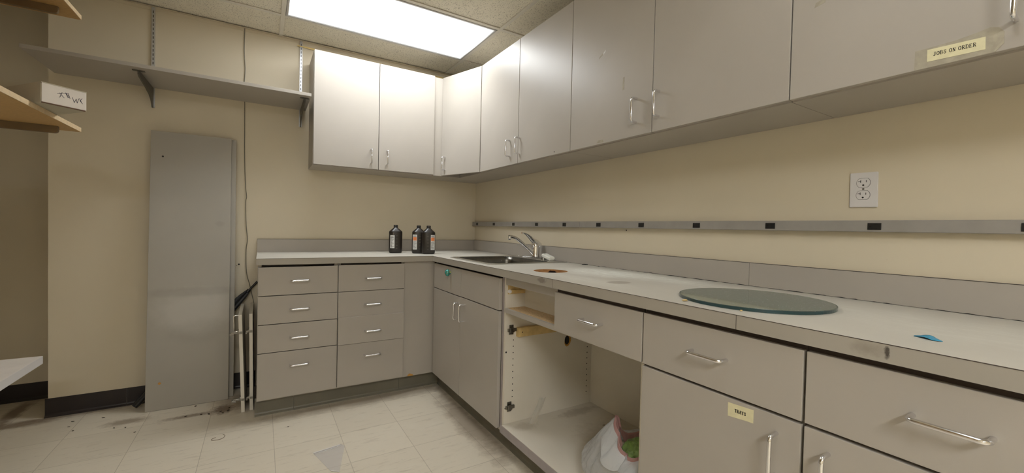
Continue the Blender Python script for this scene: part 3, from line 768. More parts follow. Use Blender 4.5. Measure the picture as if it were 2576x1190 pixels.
# handle on the tilted face
bm = pull_bm((0, 0, 0), 'z', (-1, 0, 0)); ang = math.atan2(nrm.y, nrm.x)
bmesh.ops.transform(bm, matrix=Matrix.Translation((hc.x, hc.y, 1.593)) @ Matrix.Rotation(ang, 4, 'Z'), verts=bm.verts)
add('handle', bm, 'chrome', dr, smooth=True, label='chrome bow handle')
def pair(y0, ym, y1, h0, h1, label, hz=1.608):
    t = thing('wall_cabinet', label, 'wall cabinet', (-.15, (y0+y1)/2, ZU0-.004), 'two-door wall cabinets along the right wall')
    upper_x(t, y0-.001, y1+.001)
    out = []
    for a_, b_, h in ((y0, ym, h0), (ym, y1, h1)):
        out.append(front('door', t, (DU, a_-.0018, ZU0), (CU, b_+.0018, ZU1), 'z' if h else None, (DU, h or 0, hz), out=OUTX))
    return t, out
pB, dB = pair(-.6805, -1.1795, -1.6695, -1.083, -1.193, 'two-door wall cabinet above the sink, brightest of the long run')
pC, dC = pair(-1.6695, -2.1705, -2.6655, -2.0905, -2.2035, 'two-door wall cabinet mid-run with tape scars on its left door')
pD, dD = pair(-2.6655, -3.1655, -3.660, -3.0855, -3.2, 'nearest wall cabinet at the upper right, carrying the JOBS ON ORDER sticker')
# dark gaps behind door seams are the open carcasses; leftovers of tape on the doors
def bit(parent, pts, mat='label_white', name='tape_remnant', off=.0004):
    bm = bmesh.new(); prism(bm, pts, 0, DU-off, DU-.00005); return add(name, bm, mat, parent)
bit(dC[0], [(-1.862, 1.893), (-1.885, 1.905), (-1.887, 1.914), (-1.864, 1.902)], 'clear_tape'); bit(dC[0], [(-1.888, 1.903), (-1.902, 1.913), (-1.904, 1.922), (-1.89, 1.913)], 'label_white')
bit(dC[0], [(-2.010, 1.712), (-2.020, 1.712), (-2.021, 1.766), (-2.012, 1.766)], 'clear_tape'); bit(dC[0], [(-1.862, 1.512), (-1.905, 1.510), (-1.900, 1.522), (-1.870, 1.524)], 'clear_tape')
bm = lathe(bmesh.new(), [(.0001, 0), (.0035, 0), (.0035, -.0005), (.0001, -.0005)], (DU, -1.54, 1.520), 10, 'x'); add('screw_hole', bm, 'slot', dB[1])
bit(dD[0], [(-2.722, 1.745), (-2.748, 1.750), (-2.75, 1.762), (-2.725, 1.758)], 'clear_tape')

# ------------------------------------------------------------------ lettering (drawn letters with serifs)
GL = {  # strokes: list of polylines in a 1x1 box with thickness factor
 'J': ([((.62, 1), (.62, .2), (.5, .02), (.3, .0), (.2, .12)), 1.4], [((.42, 1), (.82, 1)), .5]),
 'O': ([((.5, 0), (.2, .15), (.08, .5), (.2, .85), (.5, 1)), 1.0], [((.5, 1), (.8, .85), (.92, .5), (.8, .15), (.5, 0)), 1.3]),
 'B': ([((.22, 0), (.22, 1)), 1.4], [((.05, 1), (.6, 1), (.8, .86), (.8, .66), (.58, .53), (.25, .53)), .8], [((.58, .53), (.88, .38), (.88, .14), (.62, 0), (.05, 0)), .9]),
 'S': ([((.84, .75), (.78, .93), (.5, 1), (.24, .88), (.22, .68), (.5, .54), (.8, .38), (.8, .13), (.5, 0), (.22, .07), (.15, .28)), 1.0],),
 'N': ([((.2, 0), (.2, 1)), .7], [((.2, 1), (.8, 0)), 1.4], [((.8, 0), (.8, 1)), .7], [((.06, 0), (.34, 0)), .5], [((.66, 1), (.94, 1)), .5], [((.05, 1), (.25, 1)), .5]),
 'R': ([((.22, 0), (.22, 1)), 1.4], [((.05, 1), (.6, 1), (.82, .87), (.82, .65), (.6, .5), (.25, .5)), .8], [((.5, .5), (.88, 0)), 1.3], [((.05, 0), (.4, 0)), .5], [((.78, 0), (1, 0)), .5]),
 'D': ([((.22, 0), (.22, 1)), 1.4], [((.05, 1), (.5, 1), (.82, .85), (.92, .5), (.82, .15), (.5, 0), (.05, 0)), 1.0]),
 'E': ([((.22, 0), (.22, 1)), 1.4], [((.05, 1), (.82, 1), (.84, .8)), .6], [((.22, .52), (.62, .52)), .6], [((.05, 0), (.85, 0), (.9, .22)), .6]),
 'T': ([((.5, 0), (.5, 1)), 1.4], [((.06, .78), (.08, 1), (.92, 1), (.94, .78)), .6], [((.32, 0), (.68, 0)), .5]),
 'A': ([((.1, 0), (.5, 1)), .7], [((.5, 1), (.88, 0)), 1.4], [((.24, .34), (.72, .34)), .6], [((0, 0), (.26, 0)), .5], [((.7, 0), (1, 0)), .5]),
 'Y': ([((.12, 1), (.52, .48)), 1.4], [((.88, 1), (.52, .48)), .7], [((.52, .48), (.52, 0)), 1.4], [((0, 1), (.28, 1)), .5], [((.74, 1), (1, 1)), .5], [((.34, 0), (.7, 0)), .5]),
}
def ribbon(bm, pts, w, to3, off):
    """flat stroke with real thickness, drawn through 2D pts"""
    for i in range(len(pts)-1):
        a, b = Vector(pts[i]), Vector(pts[i+1]); d = b-a
        if d.length < 1e-6: continue
        d.normalize(); n = Vector((-d.y, d.x))*w/2; a = a-d*w*.3; b = b+d*w*.3
        q = [a+n, b+n, b-n, a-n]
        lo = [bm.verts.new(to3(p.x, p.y, 0)) for p in q]; hi = [bm.verts.new(to3(p.x, p.y, off)) for p in q]
        bm.faces.new(hi); bm.faces.new(lo[::-1])
        for k in range(4): bm.faces.new((lo[k], lo[(k+1) % 4], hi[(k+1) % 4], hi[k]))
def write(text, o, adv, h, to3, w=.9, weight=.11, off=.0003):
    bm = bmesh.new(); x = o[0]
    for ch in text:
        if ch == ' ': x += adv*.6; continue
        for st, k in GL[ch]:
            ribbon(bm, [(x+p[0]*adv*w, o[1]+p[1]*h) for p in st], h*weight*k, to3, off)
        x += adv*1.02
    bmesh.ops.recalc_face_normals(bm, faces=bm.faces); return bm
# JOBS ON ORDER : reading direction on the right wall is toward -y
t = thing('name_sticker', 'cream JOBS ON ORDER sticker under wrinkled clear tape at the upper right', 'label', (DU, -3.0, 1.51))
Z2 = lambda a, b, c: None
bm = bmesh.new(); prism(bm, [(-2.934, 1.5055), (-2.9345, 1.5500), (-3.000, 1.5515), (-3.030, 1.5560), (-3.050, 1.5600), (-3.062, 1.5570), (-3.071, 1.5440), (-3.071, 1.5230), (-3.060, 1.5060)], 0, DU-.0004, DU-.00005)
add('clear_tape', bm, 'clear_tape', t, label='yellowed clear tape')
bm = bmesh.new(); prism(bm, [(-3.0600, 1.5062), (-3.0710, 1.5200), (-3.0708, 1.5340), (-3.0570, 1.5075)], 0, DU-.0009, DU-.0005); add('tape_fold', bm, 'clear_tape', t)
bm = bmesh.new(); prism(bm, [(-2.9555, 1.5190), (-2.9555, 1.5465), (-3.0450, 1.5430), (-3.0455, 1.5160)], 0, DU-.0008, DU-.0004)
p_ = add('paper', bm, 'label', t)
bm = write('JOBS ON ORDER', (0, 0), .0054, .0078, lambda a, b, c: (DU-.0008-c, -2.9655-a, 1.5298+b-a*.033))
add('lettering', bm, 'ink', p_, label='black serif capitals')
t = thing('name_sticker', 'cream TRAYS sticker on the door of the drawer-topped cabinet', 'label', (DF, -2.722, .655))
bm = bmesh.new(); prism(bm, [(-2.6905, .6540), (-2.6900, .6885), (-2.7530, .6920), (-2.7530, .6600), (-2.740, .6595)], 0, DF-.0004, DF-.00005); p_ = add('paper', bm, 'label', t)
bm = write('TRAYS', (0, 0), .0056, .0078, lambda a, b, c: (DF-.0004-c, -2.7075-a, .6700+b+a*.02), weight=.16)
add('lettering', bm, 'ink', p_, label='bold black serif capitals')

# ------------------------------------------------------------------ power strip on the right wall
ps = thing('power_strip', 'long grey multi-outlet power strip running along the right wall', 'power strip', (-.015, -1.8, 1.127))
bm = bmesh.new()
cuts = [-.006, -1.433, -3.6]
for a_, b_ in zip(cuts[:-1], cuts[1:]): box(bm, (-.0005, a_-.0004, 1.1275), (-.029, b_+.0004, 1.1625), .0015, 1)
add('raceway', bm, 'strip', ps)
for k in range(12):
    y = -.100-k*.2985
    bm = B((-.0288, y+.0165, 1.1335), (-.0312, y-.0165, 1.1545), .0008); o_ = add('outlet', bm, 'black', ps, label='black three-slot socket')
    bm = bmesh.new()
    box(bm, (-.0311, y-.001, 1.150), (-.0316, y-.008, 1.1515)); box(bm, (-.0311, y-.001, 1.1365), (-.0316, y-.008, 1.138))
    lathe(bm, [(.0001, 0), (.0024, 0), (.0024, -.0005), (.0001, -.0005)], (-.0311, y+.0095, 1.144), 10, 'x')
    add('slots', bm, 'slot', o_)
bm = bmesh.new(); lathe(bm, [(.0001, 0), (.003, 0), (.003, -.0015), (.0001, -.0015)], (0, -1.77, 1.117), 10, 'x'); o = add('wall_screw', bm, 'slot'); tag(o, 'dark screw hole in the wall just under the power strip', 'screw')

# duplex wall outlet
wo = thing('wall_outlet', 'white duplex wall outlet above the power strip', 'outlet', (-.004, -2.749, 1.204))
bm = bmesh.new(); prism(bm, [(-2.7135, 1.2055), (-2.7130, 1.3135), (-2.7830, 1.3130), (-2.7845, 1.2035)], 0, -.0055, -.0002); bmesh.ops.bevel(bm, geom=bm.edges[:], offset=.0015, segments=2, affect='EDGES')
add('cover_plate', bm, 'white_plastic', wo)
for zc in (1.2810, 1.2425):
    def oval(s): 
        pts = []
        for k in range(28):
            a = 2*PI*k/28; x_, y_ = .0172*s*math.cos(a), .0172*s*math.sin(a); pts.append((-2.748+x_, zc+max(-.0138*s, min(.0138*s, y_))))
        return pts
    bm = bmesh.new(); prism(bm, oval(1.05), 0, -.0058, -.0050); add('recess', bm, 'print_grey', wo)
    bm = bmesh.new(); prism(bm, oval(.98), 0, -.0068, -.0050); f_ = add('receptacle', bm, 'white_plastic', wo)
    bm = bmesh.new()
    box(bm, (-.0067, -2.7405, zc+.0005), (-.0071, -2.7420, zc+.0085)); box(bm, (-.0067, -2.7345, zc+.0038), (-.0071, -2.7405, zc+.0052))
    box(bm, (-.0067, -2.7545, zc+.001), (-.0071, -2.7560, zc+.0075)); lathe(bm, [(.0001, 0), (.0026, 0), (.0026, -.0004), (.0001, -.0004)], (-.0067, -2.7480, zc-.0075), 12, 'x')
    add('slots', bm, 'slot', f_)
bm = lathe(bmesh.new(), [(.0001, 0), (.003, 0), (.0026, -.0012), (.0001, -.0014)], (-.0055, -2.748, 1.2617), 12, 'x'); add('screw', bm, 'steel_hinge', wo, smooth=True)

# ------------------------------------------------------------------ left side: standards, brackets, long shelf
def standard(x, label):
    t = thing('shelf_standard', label, 'shelf track', (x, -.004, 1.795), 'slotted shelf tracks on the back wall')
    bm = bmesh.new(); z0, z1 = 1.795, H-.004
    box(bm, (x-.008, -.0005, z0), (x+.008, -.0015, z1)); box(bm, (x-.008, -.0015, z0), (x-.0065, -.0105, z1)); box(bm, (x+.0065, -.0015, z0), (x+.008, -.0105, z1))
    box(bm, (x-.0065, -.0090, z0), (x+.0065, -.0105, z1)); add('track', bm, 'standard', t)
    bm = bmesh.new(); z = z1-.02
    while z > z0+.02:
        box(bm, (x-.0018, -.0104, z-.0155), (x+.0018, -.0108, z)); z -= .0255
    add('slots', bm, 'slot', t)
standard(-2.181, 'slotted metal shelf track on the back wall above the leaning panel')
standard(-1.3875, 'slotted metal shelf track on the back wall beside the wall cabinet')
def bracket(x, label):
    t = thing('shelf_bracket', label, 'bracket', (x, -.18, 1.79), 'metal brackets under the long shelf')
    ZS = 1.9095
    bm = bmesh.new(); pts = [(-.0108, ZS), (-.350, ZS), (-.352, ZS-.020), (-.335, ZS-.030), (-.20, ZS-.045), (-.10, ZS-.062), (-.055, ZS-.082), (-.034, ZS-.105), (-.024, ZS-.118), (-.0108, ZS-.118)]
    prism(bm, pts, 0, x-.0035, x+.0035); add('arm', bm, 'dark_arm', t)
    bm = bmesh.new(); box(bm, (x-.026, -.336, ZS-.0035), (x+.026, -.354, ZS+.0002), .001); add('cross_plate', bm, 'dark_arm', t)
bracket(-2.181, 'dark steel bracket under the left part of the long grey shelf')
bracket(-1.3875, 'dark steel bracket under the right end of the long grey shelf')
bm = B((-2.5937, -.4032, 1.9105), (-1.3548, -.0125, 1.930), .001); o = add('wall_shelf', bm, 'laminate'); tag(o, 'long grey laminate shelf on metal brackets along the back wall', 'shelf')

# masking tape line at the top of the wall
bm = bmesh.new(); prism(bm, [(-1.412, 2.3530), (-1.412, 2.3600), (-.28, 2.3600), (-.28, 2.3500), (-1.30, 2.3500)], 1, -.0115, -.0108); 
o = add('masking_tape', bm, 'tape'); tag(o, 'thin yellow masking tape stretched high on the back wall above the wall cabinet', 'tape')

# loose wire down the back wall
pts = [(-1.720, -.004, H-.003), (-1.722, -.006, 2.25), (-1.716, -.005, 2.12), (-1.722, -.006, 2.0), (-1.717, -.005, 1.92), (-1.7155, -.006, 1.75), (-1.714, -.004, 1.55), (-1.708, -.006, 1.36), (-1.7005, -.008, 1.285), (-1.7055, -.008, 1.245), (-1.702, -.006, 1.10), (-1.694, -.006, 1.0), (-1.701, -.006, .93), (-1.700, -.006, .82), (-1.694, -.006, .755), (-1.680, -.008, .70), (-1.664, -.010, .62), (-1.655, -.014, .56), (-1.654, -.02, .40), (-1.66, -.025, .2), (-1.66, -.03, .01)]
bm = tube(bmesh.new(), smooth_path(pts, 5), .0022, 8); o = add('wall_wire', bm, 'kick', smooth=True); tag(o, 'thin grey wire hanging down the back wall from the ceiling', 'wire')
# small screw holes in wall
for x, z, l in ((-1.7405, .8325, 'dark screw anchor in the back wall right of the leaning panels'),):
    bm = bmesh.new(); lathe(bm, [(.0001, 0), (.0055, 0), (.0045, -.003), (.0001, -.003)], (x, 0, z), 12, 'y'); lathe(bm, [(.0001, 0), (.002, 0), (.002, -.001), (.0001, -.001)], (x-.012, 0, z-.009), 8, 'y')
    o = add('wall_screw', bm, 'slot'); tag(o, l, 'screw')

# leaning panels
def leaning(name, label, x0, x1, yb, yt, zt, th, mat, hole=None):
    d = Vector((yt-yb, zt)); L = d.length; ang = math.atan2(yt-yb, zt)
    t = thing(name, label, 'panel', (x0, yb, 0), 'grey boards leaning on the back wall')
    bm = box(bmesh.new(), (x0, 0, 0), (x1, th, L), .0012)
    extra = []
    bmesh.ops.rotate(bm, cent=(0, 0, 0), matrix=Matrix.Rotation(-ang, 3, 'X'), verts=bm.verts); bmesh.ops.translate(bm, vec=(0, yb, 0), verts=bm.verts)
    lo = min(v.co.z for v in bm.verts); bmesh.ops.translate(bm, vec=(0, 0, -lo), verts=bm.verts)
    b_ = add('board', bm, mat, t)
    for hx, hs, r, mt in (hole or ()):
        bm = lathe(bmesh.new(), [(.0001, 0), (r, 0), (r, -.0006), (.0001, -.0006)], (hx, 0, hs), 14, 'y')
        bmesh.ops.rotate(bm, cent=(0, 0, 0), matrix=Matrix.Rotation(-ang, 3, 'X'), verts=bm.verts); bmesh.ops.translate(bm, vec=(0, yb, -lo), verts=bm.verts); add('screw_hole', bm, mt, b_)
leaning('leaning_panel', 'front tall grey laminate panel leaning on the back wall, smudged near the bottom', -2.180, -1.7835, -.180, -.060, 1.647, .019, 'panel', ((-2.123, 1.500, .005, 'slot'), (-2.117, .155, .007, 'chip_wood')))
leaning('leaning_panel', 'second grey panel tucked behind the front one, only its right edge showing', -2.150, -1.7585, -.135, -.0385, 1.646, .019, 'panel')

# umbrella lying behind the panels, handle low on the left, tip up on the right
ub = thing('umbrella', 'black folded umbrella slanting behind the leaning panels', 'umbrella', (-2.235, -.055, 0))
A0, A1 = Vector((-2.238, -.105, .022)), Vector((-1.634, -.030, .716)); ax = (A1-A0)
def along(q): return A0+ax*q
bm = tube(bmesh.new(), [along(q) for q in (0, .02, .10, .105)], [.016, .018, .016, .012], 14); add('handle', bm, 'black', ub, smooth=True)
bm = tube(bmesh.new(), [along(.1), along(1.0)], .005, 10); add('shaft', bm, 'black', ub, smooth=True)
bm = bmesh.new(); rings = []; N = 32
u_ = ax.normalized(); a_ = u_.cross(Vector((0, 1, 0))).normalized(); b_ = u_.cross(a_).normalized()
for i in range(15):
    q = .16+.76*i/14; f = i/14; r = .009+.032*math.sin(PI*min(1, (1-f)*1.02+.06))**.8*(.55+.45*(1-f)); r = r if i < 14 else .009
    ring = []
    for k in range(N):
        th = 2*PI*k/N; rr = r*(1+.22*math.sin(8*th+f*3)); rr = min(rr, .034)
        ring.append(bm.verts.new(along(q)+a_*math.cos(th)*rr+b_*math.sin(th)*rr*.55))
    rings.append(ring)
for p, q in zip(rings[:-1], rings[1:]):
    for k in range(N): bm.faces.new((p[k], p[(k+1) % N], q[(k+1) % N], q[k]))
bm.faces.new(rings[0][::-1]); bm.faces.new(rings[-1]); bmesh.ops.recalc_face_normals(bm, faces=bm.faces)
add('canopy', bm, 'umbrella', ub, smooth=True)
bm = tube(bmesh.new(), [along(.905), along(.925)], .012, 12); add('ferrule', bm, 'black', ub, smooth=True)
bm = tube(bmesh.new(), [along(.93), along(1.0)], [.006, .0075], 12); add('tip', bm, 'black', ub, smooth=True)

# two spare cabinet doors stood on edge beside the drawer unit
def spare_door(label, xb, xt, yf, handle, q=1.0):
    t = thing('spare_door', label, 'cabinet door', (xb, yf+.2, 0), 'spare cabinet doors stood beside the drawer unit')
    def sk(bm):
        for v in bm.verts: v.co.x += (xt-xb)*v.co.z/.575
        return bm
    bm = box(bmesh.new(), (xb, yf, .0005), (xb+.018, yf+.395, .575), .0015); add('board', sk(bm), 'melamine', t)
    for z in (.472, .078):
        bm = bmesh.new()
        box(bm, (xb-.006*q, yf+.004, z-.012), (xb+.001, yf+.050, z+.012), .002)
        box(bm, (xb-.040*q, yf+.012, z-.010), (xb-.004*q, yf+.026, z+.002), .001); box(bm, (xb-.046*q, yf+.010, z-.018), (xb-.024*q, yf+.028, z-.006), .001)
        lathe(bm, [(.0001, 0), (.0175, 0), (.0175, -.004), (.0001, -.004)], (xb, yf+.030, z), 16, 'x')
        box(bm, (xb+.002, yf-.003, z-.008), (xb+.016, yf+.001, z+.006), .001)
        add('hinge', sk(bm), 'steel_hinge', t)
    if handle:
        bm = pull_bm((xb, yf+.055, .515), 'z', (-1, 0, 0), r=.0035, proj=.026); add('handle', sk(bm), 'chrome', t, smooth=True)
spare_door('spare white-edged cabinet door with handle and hinges, further from the drawer unit', -1.7055, -1.7245, -.435, True)
spare_door('spare white-edged cabinet door standing right against the drawer unit', -1.6645, -1.6720, -.424, False, .42)

# ------------------------------------------------------------------ left wall shelves
YS = -.70
def tan_shelf(zt, zb, label, armdx, armz):
    t = thing('tan_shelf', label, 'shelf', (-2.6, -1.9, zb), 'tan particle board shelves on the left wall')
    bm = bmesh.new(); prism(bm, rrect(-2.955, -3.1, -2.3065, YS, .006, 3), 2, zb, zt); add('board', bm, 'tan_shelf', t)
    bm = bmesh.new(); prism(bm, rrect(-2.3062, -3.099, -2.3035, YS-.003, .001, 2), 2, zb+.0008, zt-.0008); add('front_edge', bm, 'tan_edge', t)
    for y in (-.80, -2.0):
        bm = bmesh.new(); r = .012; pts = [(-2.955, zb-.0005), (-2.955, zb-.030)]
        for k in range(7):
            a = -PI/2+PI/2*k/6; pts.append((-2.357+r*math.cos(a), zb-.018+r*math.sin(a)))
        pts.append((-2.345, zb-.0005)); prism(bm, pts, 1, y-.012, y+.004); add('support_arm', bm, 'arm_brown', t)
    return t
tan_shelf(2.0125, 1.993, 'upper tan particle board shelf at the top left corner', 0, 0)
tan_shelf(1.5175, 1.4980, 'middle tan particle board shelf on the left with the white box on it', 0, 0)
t = thing('white_shelf', 'thick white laminate shelf low on the left edge', 'shelf', (-2.7, -1.9, .4765))
add('board', B((-2.955, -3.1, .4770), (-2.4235, YS, .5110), .001), 'card_white', t)
add('edge_band', B((-2.4234, -3.1, .4775), (-2.4222, YS-.0005, .5105)), 'white_plastic', t)

# white cardboard box with marker scrawl, corner hanging over the shelf edge
bx = thing('cardboard_box', 'shallow white cardboard box with marker scrawl overhanging the tan shelf', 'box', (0, 0, 0))
LX, LY, HZ = .123, .36, .073     # end face width (x), length back (y), height
box_parts = []
bm = bmesh.new(); t_ = .003
box(bm, (0, 0, 0), (LX, LY, t_)); box(bm, (0, 0, HZ-t_), (LX, LY, HZ)); box(bm, (0, .003, t_), (t_, LY, HZ-t_)); box(bm, (LX-t_, .003, t_), (LX, LY, HZ-t_)); box(bm, (t_, LY-t_, t_), (LX-t_, LY, HZ-t_))
add('carton', bm, 'card_cream', bx, origin=(0, 0, 0))
e_ = add('end_flap', box(bmesh.new(), (.0015, -.001, .0035), (LX-.0012, .003, HZ-.0035), .0005), 'card_white', bx, origin=(0, 0, 0), label='white end flap')
bm = bmesh.new(); box(bm, (.001, .0005, HZ-.0045), (LX-.001, .0035, HZ-.0005)); box(bm, (.001, -.0025, -.0005), (LX-.004, .0025, .0032)); add('torn_edges', bm, 'card_edge', bx, origin=(0, 0, 0))
bm = bmesh.new(); to = lambda a, b, c: (a*.9, -.001-c, b*.88)
for st in ([(.046, .049), (.078, .060), (.084, .040)], [(.052, .054), (.066, .038)], [(.060, .058), (.053, .036)], [(.070, .060), (.078, .042), (.081, .048), (.072, .056)], [(.074, .058), (.076, .044)],
           [(.091, .047), (.097, .028), (.103, .044), (.106, .028), (.111, .048)], [(.113, .050), (.121, .032)], [(.122, .052), (.115, .040), (.123, .030)]):
    ribbon(bm, st, .0014, to, .0004)
add('marker_scrawl', bm, 'pen', e_, label='scribbled blue-black marker letters')
BOX = bx

# ------------------------------------------------------------------ trash bag in the open cabinet
tb = thing('trash_bag', 'crumpled white plastic trash bag with pink hem in the open cabinet', 'bag', (-.42, -2.22, ZB))
def nz(x, s=1.0): return math.sin(x*2.3+1.1*s)*.5+math.sin(x*5.1+2.7*s)*.3+math.sin(x*11.7+.9*s)*.2
NS, NH = 160, 40
Cb = Vector((-.420, -2.205, ZB)); Ct = Vector((-.470, -2.312, ZB+.235))
def lerp_tab(tab, f):
    q = f*(len(tab)-1); i = min(len(tab)-2, int(q)); k = q-i; k = k*k*(3-2*k) if False else k
    return tab[i]*(1-k)+tab[i+1]*k
def crease(th, f, n, ph, sharp=2.2):
    v = math.sin(n*th+ph+1.3*math.sin(2*th+ph)+2.0*f); return 1-abs(v)**(1/sharp)
def bag_point(th, f):
    r = lerp_tab((.03, .150, .176, .180, .176, .168, .158, .145, .130, .112, .096), f)
    k = max(0, (f-.2)/.8); c = Cb.lerp(Ct, k*k*.6+k*.4)
    fold = .15*crease(th, f, 4, .4)*k + .09*crease(th, -f*1.5, 7, 2.1)*(.3+.3*k) + .05*crease(th, f*2, 13, 1.0)*(1-.9*k) + .03*crease(th, f*6, 5, 3.3)
    r *= 1.07-fold
    z = ZB+.0005+.232*f**.85+.007*math.sin(3*th+8*f)*min(1, f*4)
    if f > .55: q = (f-.55)/.45; z += q*(.050*math.exp(-((((th-2.25+PI) % (2*PI))-PI)/.55)**2)+.016*math.sin(3*th+1))
    return Vector((min(c.x+r*math.cos(th)*.9, -.03), max(c.y+r*math.sin(th), -2.392), z))
def skin(rows, close=True):
    bm = bmesh.new(); R_ = [[bm.verts.new((p.x, max(p.y, -2.394), p.z)) for p in row] for row in rows]
    for p, q in zip(R_[:-1], R_[1:]):
        for k in range(NS): bm.faces.new((p[k], p[(k+1) % NS], q[(k+1) % NS], q[k]))
    return bm, R_
TH = [2*PI*k/NS for k in range(NS)]
bm, R_ = skin([[bag_point(th, i/NH) for th in TH] for i in range(NH+1)]); bm.faces.new(R_[0][::-1]); bmesh.ops.recalc_face_normals(bm, faces=bm.faces)
add('bag_skin', bm, 'bag', tb, smooth=True)
def rim_frame(th):
    p = bag_point(th, 1.0); o_ = Vector((p.x-Ct.x, p.y-Ct.y, 0)).normalized(); return p, o_
rows = []
for i in range(8):     # pink hem turned over the rim: inside band, lip, outside band
    row = []
    for th in TH:
        p, o_ = rim_frame(th); f = i/7; wv = .004*math.sin(6*th)+.003*math.sin(11*th)
        if f < .5: d = -.010*(.5-f)*2-.001; h = -.040*(.5-f)*2
        else: d = .0025+.003*(f-.5)*2; h = -.020*(f-.5)*2*(1+.5*math.sin(2*th+1)+.3*math.sin(5*th))
        row.append(p+o_*d+Vector((0, 0, .004+h)))
    rows.append(row)
bm, _ = skin(rows); o = add('pink_hem', bm, 'pink', tb, smooth=True, label='pink drawstring hem')
rows = []
for i in range(9):     # loose white film hanging below the hem
    row = []
    for th in TH:
        p, o_ = rim_frame(th); f = i/8; L = .060+.030*math.sin(2*th+4.0)+.014*math.sin(5*th)
        row.append(p+o_*(.007+.045*f+.008*math.sin(9*th+2*f)*f+.010*crease(th, f, 6, .7)*f)+Vector((0, 0, -.010-L*f)))
    rows.append(row)
bm, _ = skin(rows); add('bag_collar', bm, 'bag', tb, smooth=True)
def crumple(name, c, r, sc, mat, label, seed, cat):
    bm = bmesh.new(); bmesh.ops.create_icosphere(bm, subdivisions=4, radius=r); rnd = random.Random(seed)
    ph = [Vector((rnd.uniform(-1, 1), rnd.uniform(-1, 1), rnd.uniform(-1, 1))).normalized()*rnd.uniform(2, 6) for _ in range(9)]
    for v in bm.verts:
        d = v.co.normalized(); k = sum(abs(math.sin(d.dot(p)*1.7+i)) for i, p in enumerate(ph))/9
        v.co = Vector((v.co.x*sc[0], v.co.y*sc[1], v.co.z*sc[2]))*(.72+.5*k)
    bmesh.ops.translate(bm, vec=c, verts=bm.verts); o = add(name, bm, mat, smooth=False); tag(o, label, cat); return o
crumple('crumpled_wrapper', (-.470, -2.312, ZB+.192), .072, (1, .95, .55), 'green', 'crumpled green wrapper inside the mouth of the trash bag', 4, 'trash')
crumple('crumpled_paper', (-.50, -2.358, ZB+.222), .026, (1, .8, 1), 'beige', 'crumpled beige paper at the right of the bag mouth', 9, 'trash')
crumple('crumpled_wrapper', (-.42, -2.20, ZB+.095), .095, (.9, 1, .85), 'beige', 'beige paper rubbish seen through the side of the bag', 12, 'trash')
crumple('crumpled_wrapper', (-.49, -2.29, ZB+.075), .065, (.9, .9, .8), 'green', 'dull green rubbish low inside the bag', 15, 'trash')

# curled clear wrapper leaning at the left inside wall
bm = bmesh.new(); rows = []
for i in range(12):
    f = i/11; row = []
    for k in range(9):
        a = -1.1+2.2*k/8
        row.append(bm.verts.new((-.455+.024*math.sin(a)+.085*f, -1.625+.018*(1-math.cos(a))+.035*f, ZB+.003+.100*f+.003*math.sin(7*f+k))))
    rows.append(row)
for p, q in zip(rows[:-1], rows[1:]):
    for k in range(8): bm.faces.new((p[k], p[k+1], q[k+1], q[k]))
o = add('clear_wrapper', bm, 'wrap', smooth=True); tag(o, 'curled strip of clear plastic leaning on the inner side of the open cabinet', 'wrapper')

# ------------------------------------------------------------------ floor litter
bm = bmesh.new(); P4 = [Vector((-1.391, -1.107, 0)), Vector((-1.262, -1.083, 0)), Vector((-1.247, -1.108, 0)), Vector((-1.305, -1.330, 0)), Vector((-1.338, -1.306, 0))]
zb_ = thing('zip_bag', 'small clear folded zip bag lying on the floor tiles', 'bag', (-1.30, -1.18, 0))
poly = [(p.x, p.y) for p in P4]; prism(bm, poly, 2, .0012, .0028); add('film', bm, 'zip_film', zb_)
bm = bmesh.new()
tube(bm, [(-1.391, -1.110, .004), (-1.268, -1.090, .0042)], .0016, 8); tube(bm, [(-1.383, -1.122, .004), (-1.266, -1.101, .0042)], .0009, 8)
add('zip_seal', bm, 'white_plastic', zb_)
bm = bmesh.new(); tube(bm, [(-1.337, -1.306, .0035), (-1.306, -1.328, .0035)], .0016, 6); add('folded_rim', bm, 'white_plastic', zb_)
bm = tube(bmesh.new(), smooth_path([(-1.777, -.684, .0012), (-1.7665, -.706, .0012), (-1.774, -.730, .0012), (-1.792, -.739, .0012), (-1.818, -.733, .0012), (-1.822, -.719, .0012), (-1.806, -.706, .0012)], 5), .0011, 6)
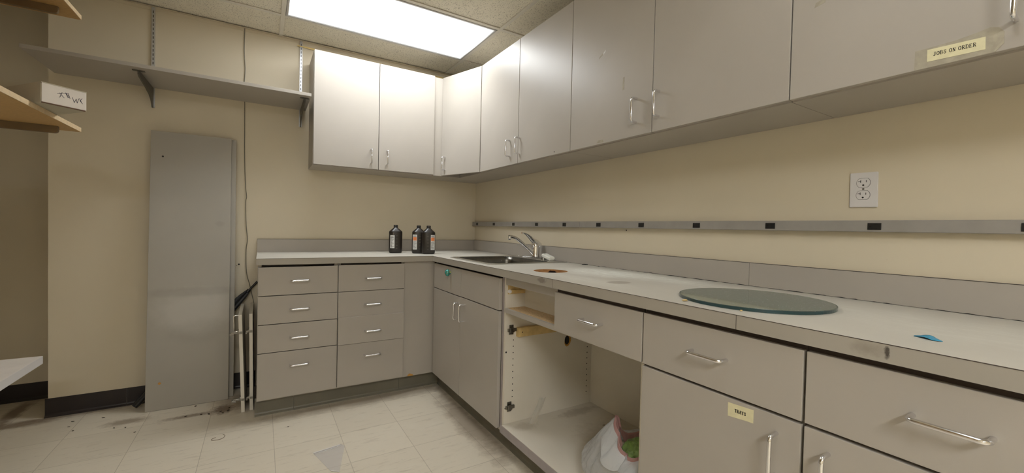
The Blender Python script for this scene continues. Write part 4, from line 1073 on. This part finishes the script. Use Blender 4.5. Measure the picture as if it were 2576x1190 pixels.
o = add('curled_thread', bm, 'arm_brown', smooth=True); tag(o, 'thin curled thread on the floor in front of the leaning panel', 'thread')
rnd = random.Random(11)
SP = [(-1.9426, -.2099, .010, 'largest dark crumb on the floor at the foot of the leaning panel'), (-1.772, -.3682, .011, 'widest dark flake on the floor near the spare cabinet doors'),
      (-1.7964, -.3908, .008, 'dark flake lying just in front of the widest one by the spare doors'), (-1.8087, -.3603, .007, 'small dark flake left of the widest one by the spare doors'),
      (-1.7692, -.3246, .008, 'dark flake furthest back toward the wall by the spare doors'), (-1.8636, -.3699, .010, 'long dark flake in the middle of the row before the leaning panel'),
      (-1.9007, -.3575, .008, 'dark flake just left of the long one before the leaning panel'), (-1.9727, -.345, .008, 'leftmost dark flake of the row before the leaning panel'),
      (-2.487, -.1349, .008, 'dark crumb nearest the black baseboard close to the wall corner'), (-2.4827, -.2051, .006, 'small crumb in the middle of the three by the wall corner'),
      (-2.4478, -.2737, .007, 'crumb furthest from the baseboard of the three by the wall corner'), (-2.3599, -.1534, .008, 'single crumb beside the baseboard midway to the umbrella handle'),
      (-2.2759, -.332, .006, 'small crumb in the open floor left of the leaning panel'), (-2.2266, -.3538, .006, 'small crumb closest to the tile seam left of the leaning panel'),
      (-2.1715, -.4426, .006, 'front most small crumb on the floor below the leaning panel corner'), (-1.48, -.752, .005, 'tiny crumb alone on the tiles before the drawer units')]
for x, y, r, l in SP:
    bm = bmesh.new(); bmesh.ops.create_icosphere(bm, subdivisions=2, radius=r, matrix=Matrix.Translation((x, y, r*.22)) @ Matrix.Rotation(rnd.uniform(0, 3), 4, 'Z') @ Matrix.Diagonal((1, .5, .2, 1)))
    for v in bm.verts: v.co.xy += Vector((rnd.uniform(-1, 1), rnd.uniform(-1, 1)))*r*.12
    o = add('floor_crumb', bm, 'speck'); tag(o, l or 'small dark crumb of dirt scattered on the floor by the back wall', 'crumb', 'dark crumbs on the floor by the back wall')

# place the white box last: one corner on the tan shelf, end face turned to the right front
BOX.location = (-2.278, -1.176, 1.5178); BOX.rotation_euler = (0, 0, math.radians(40))
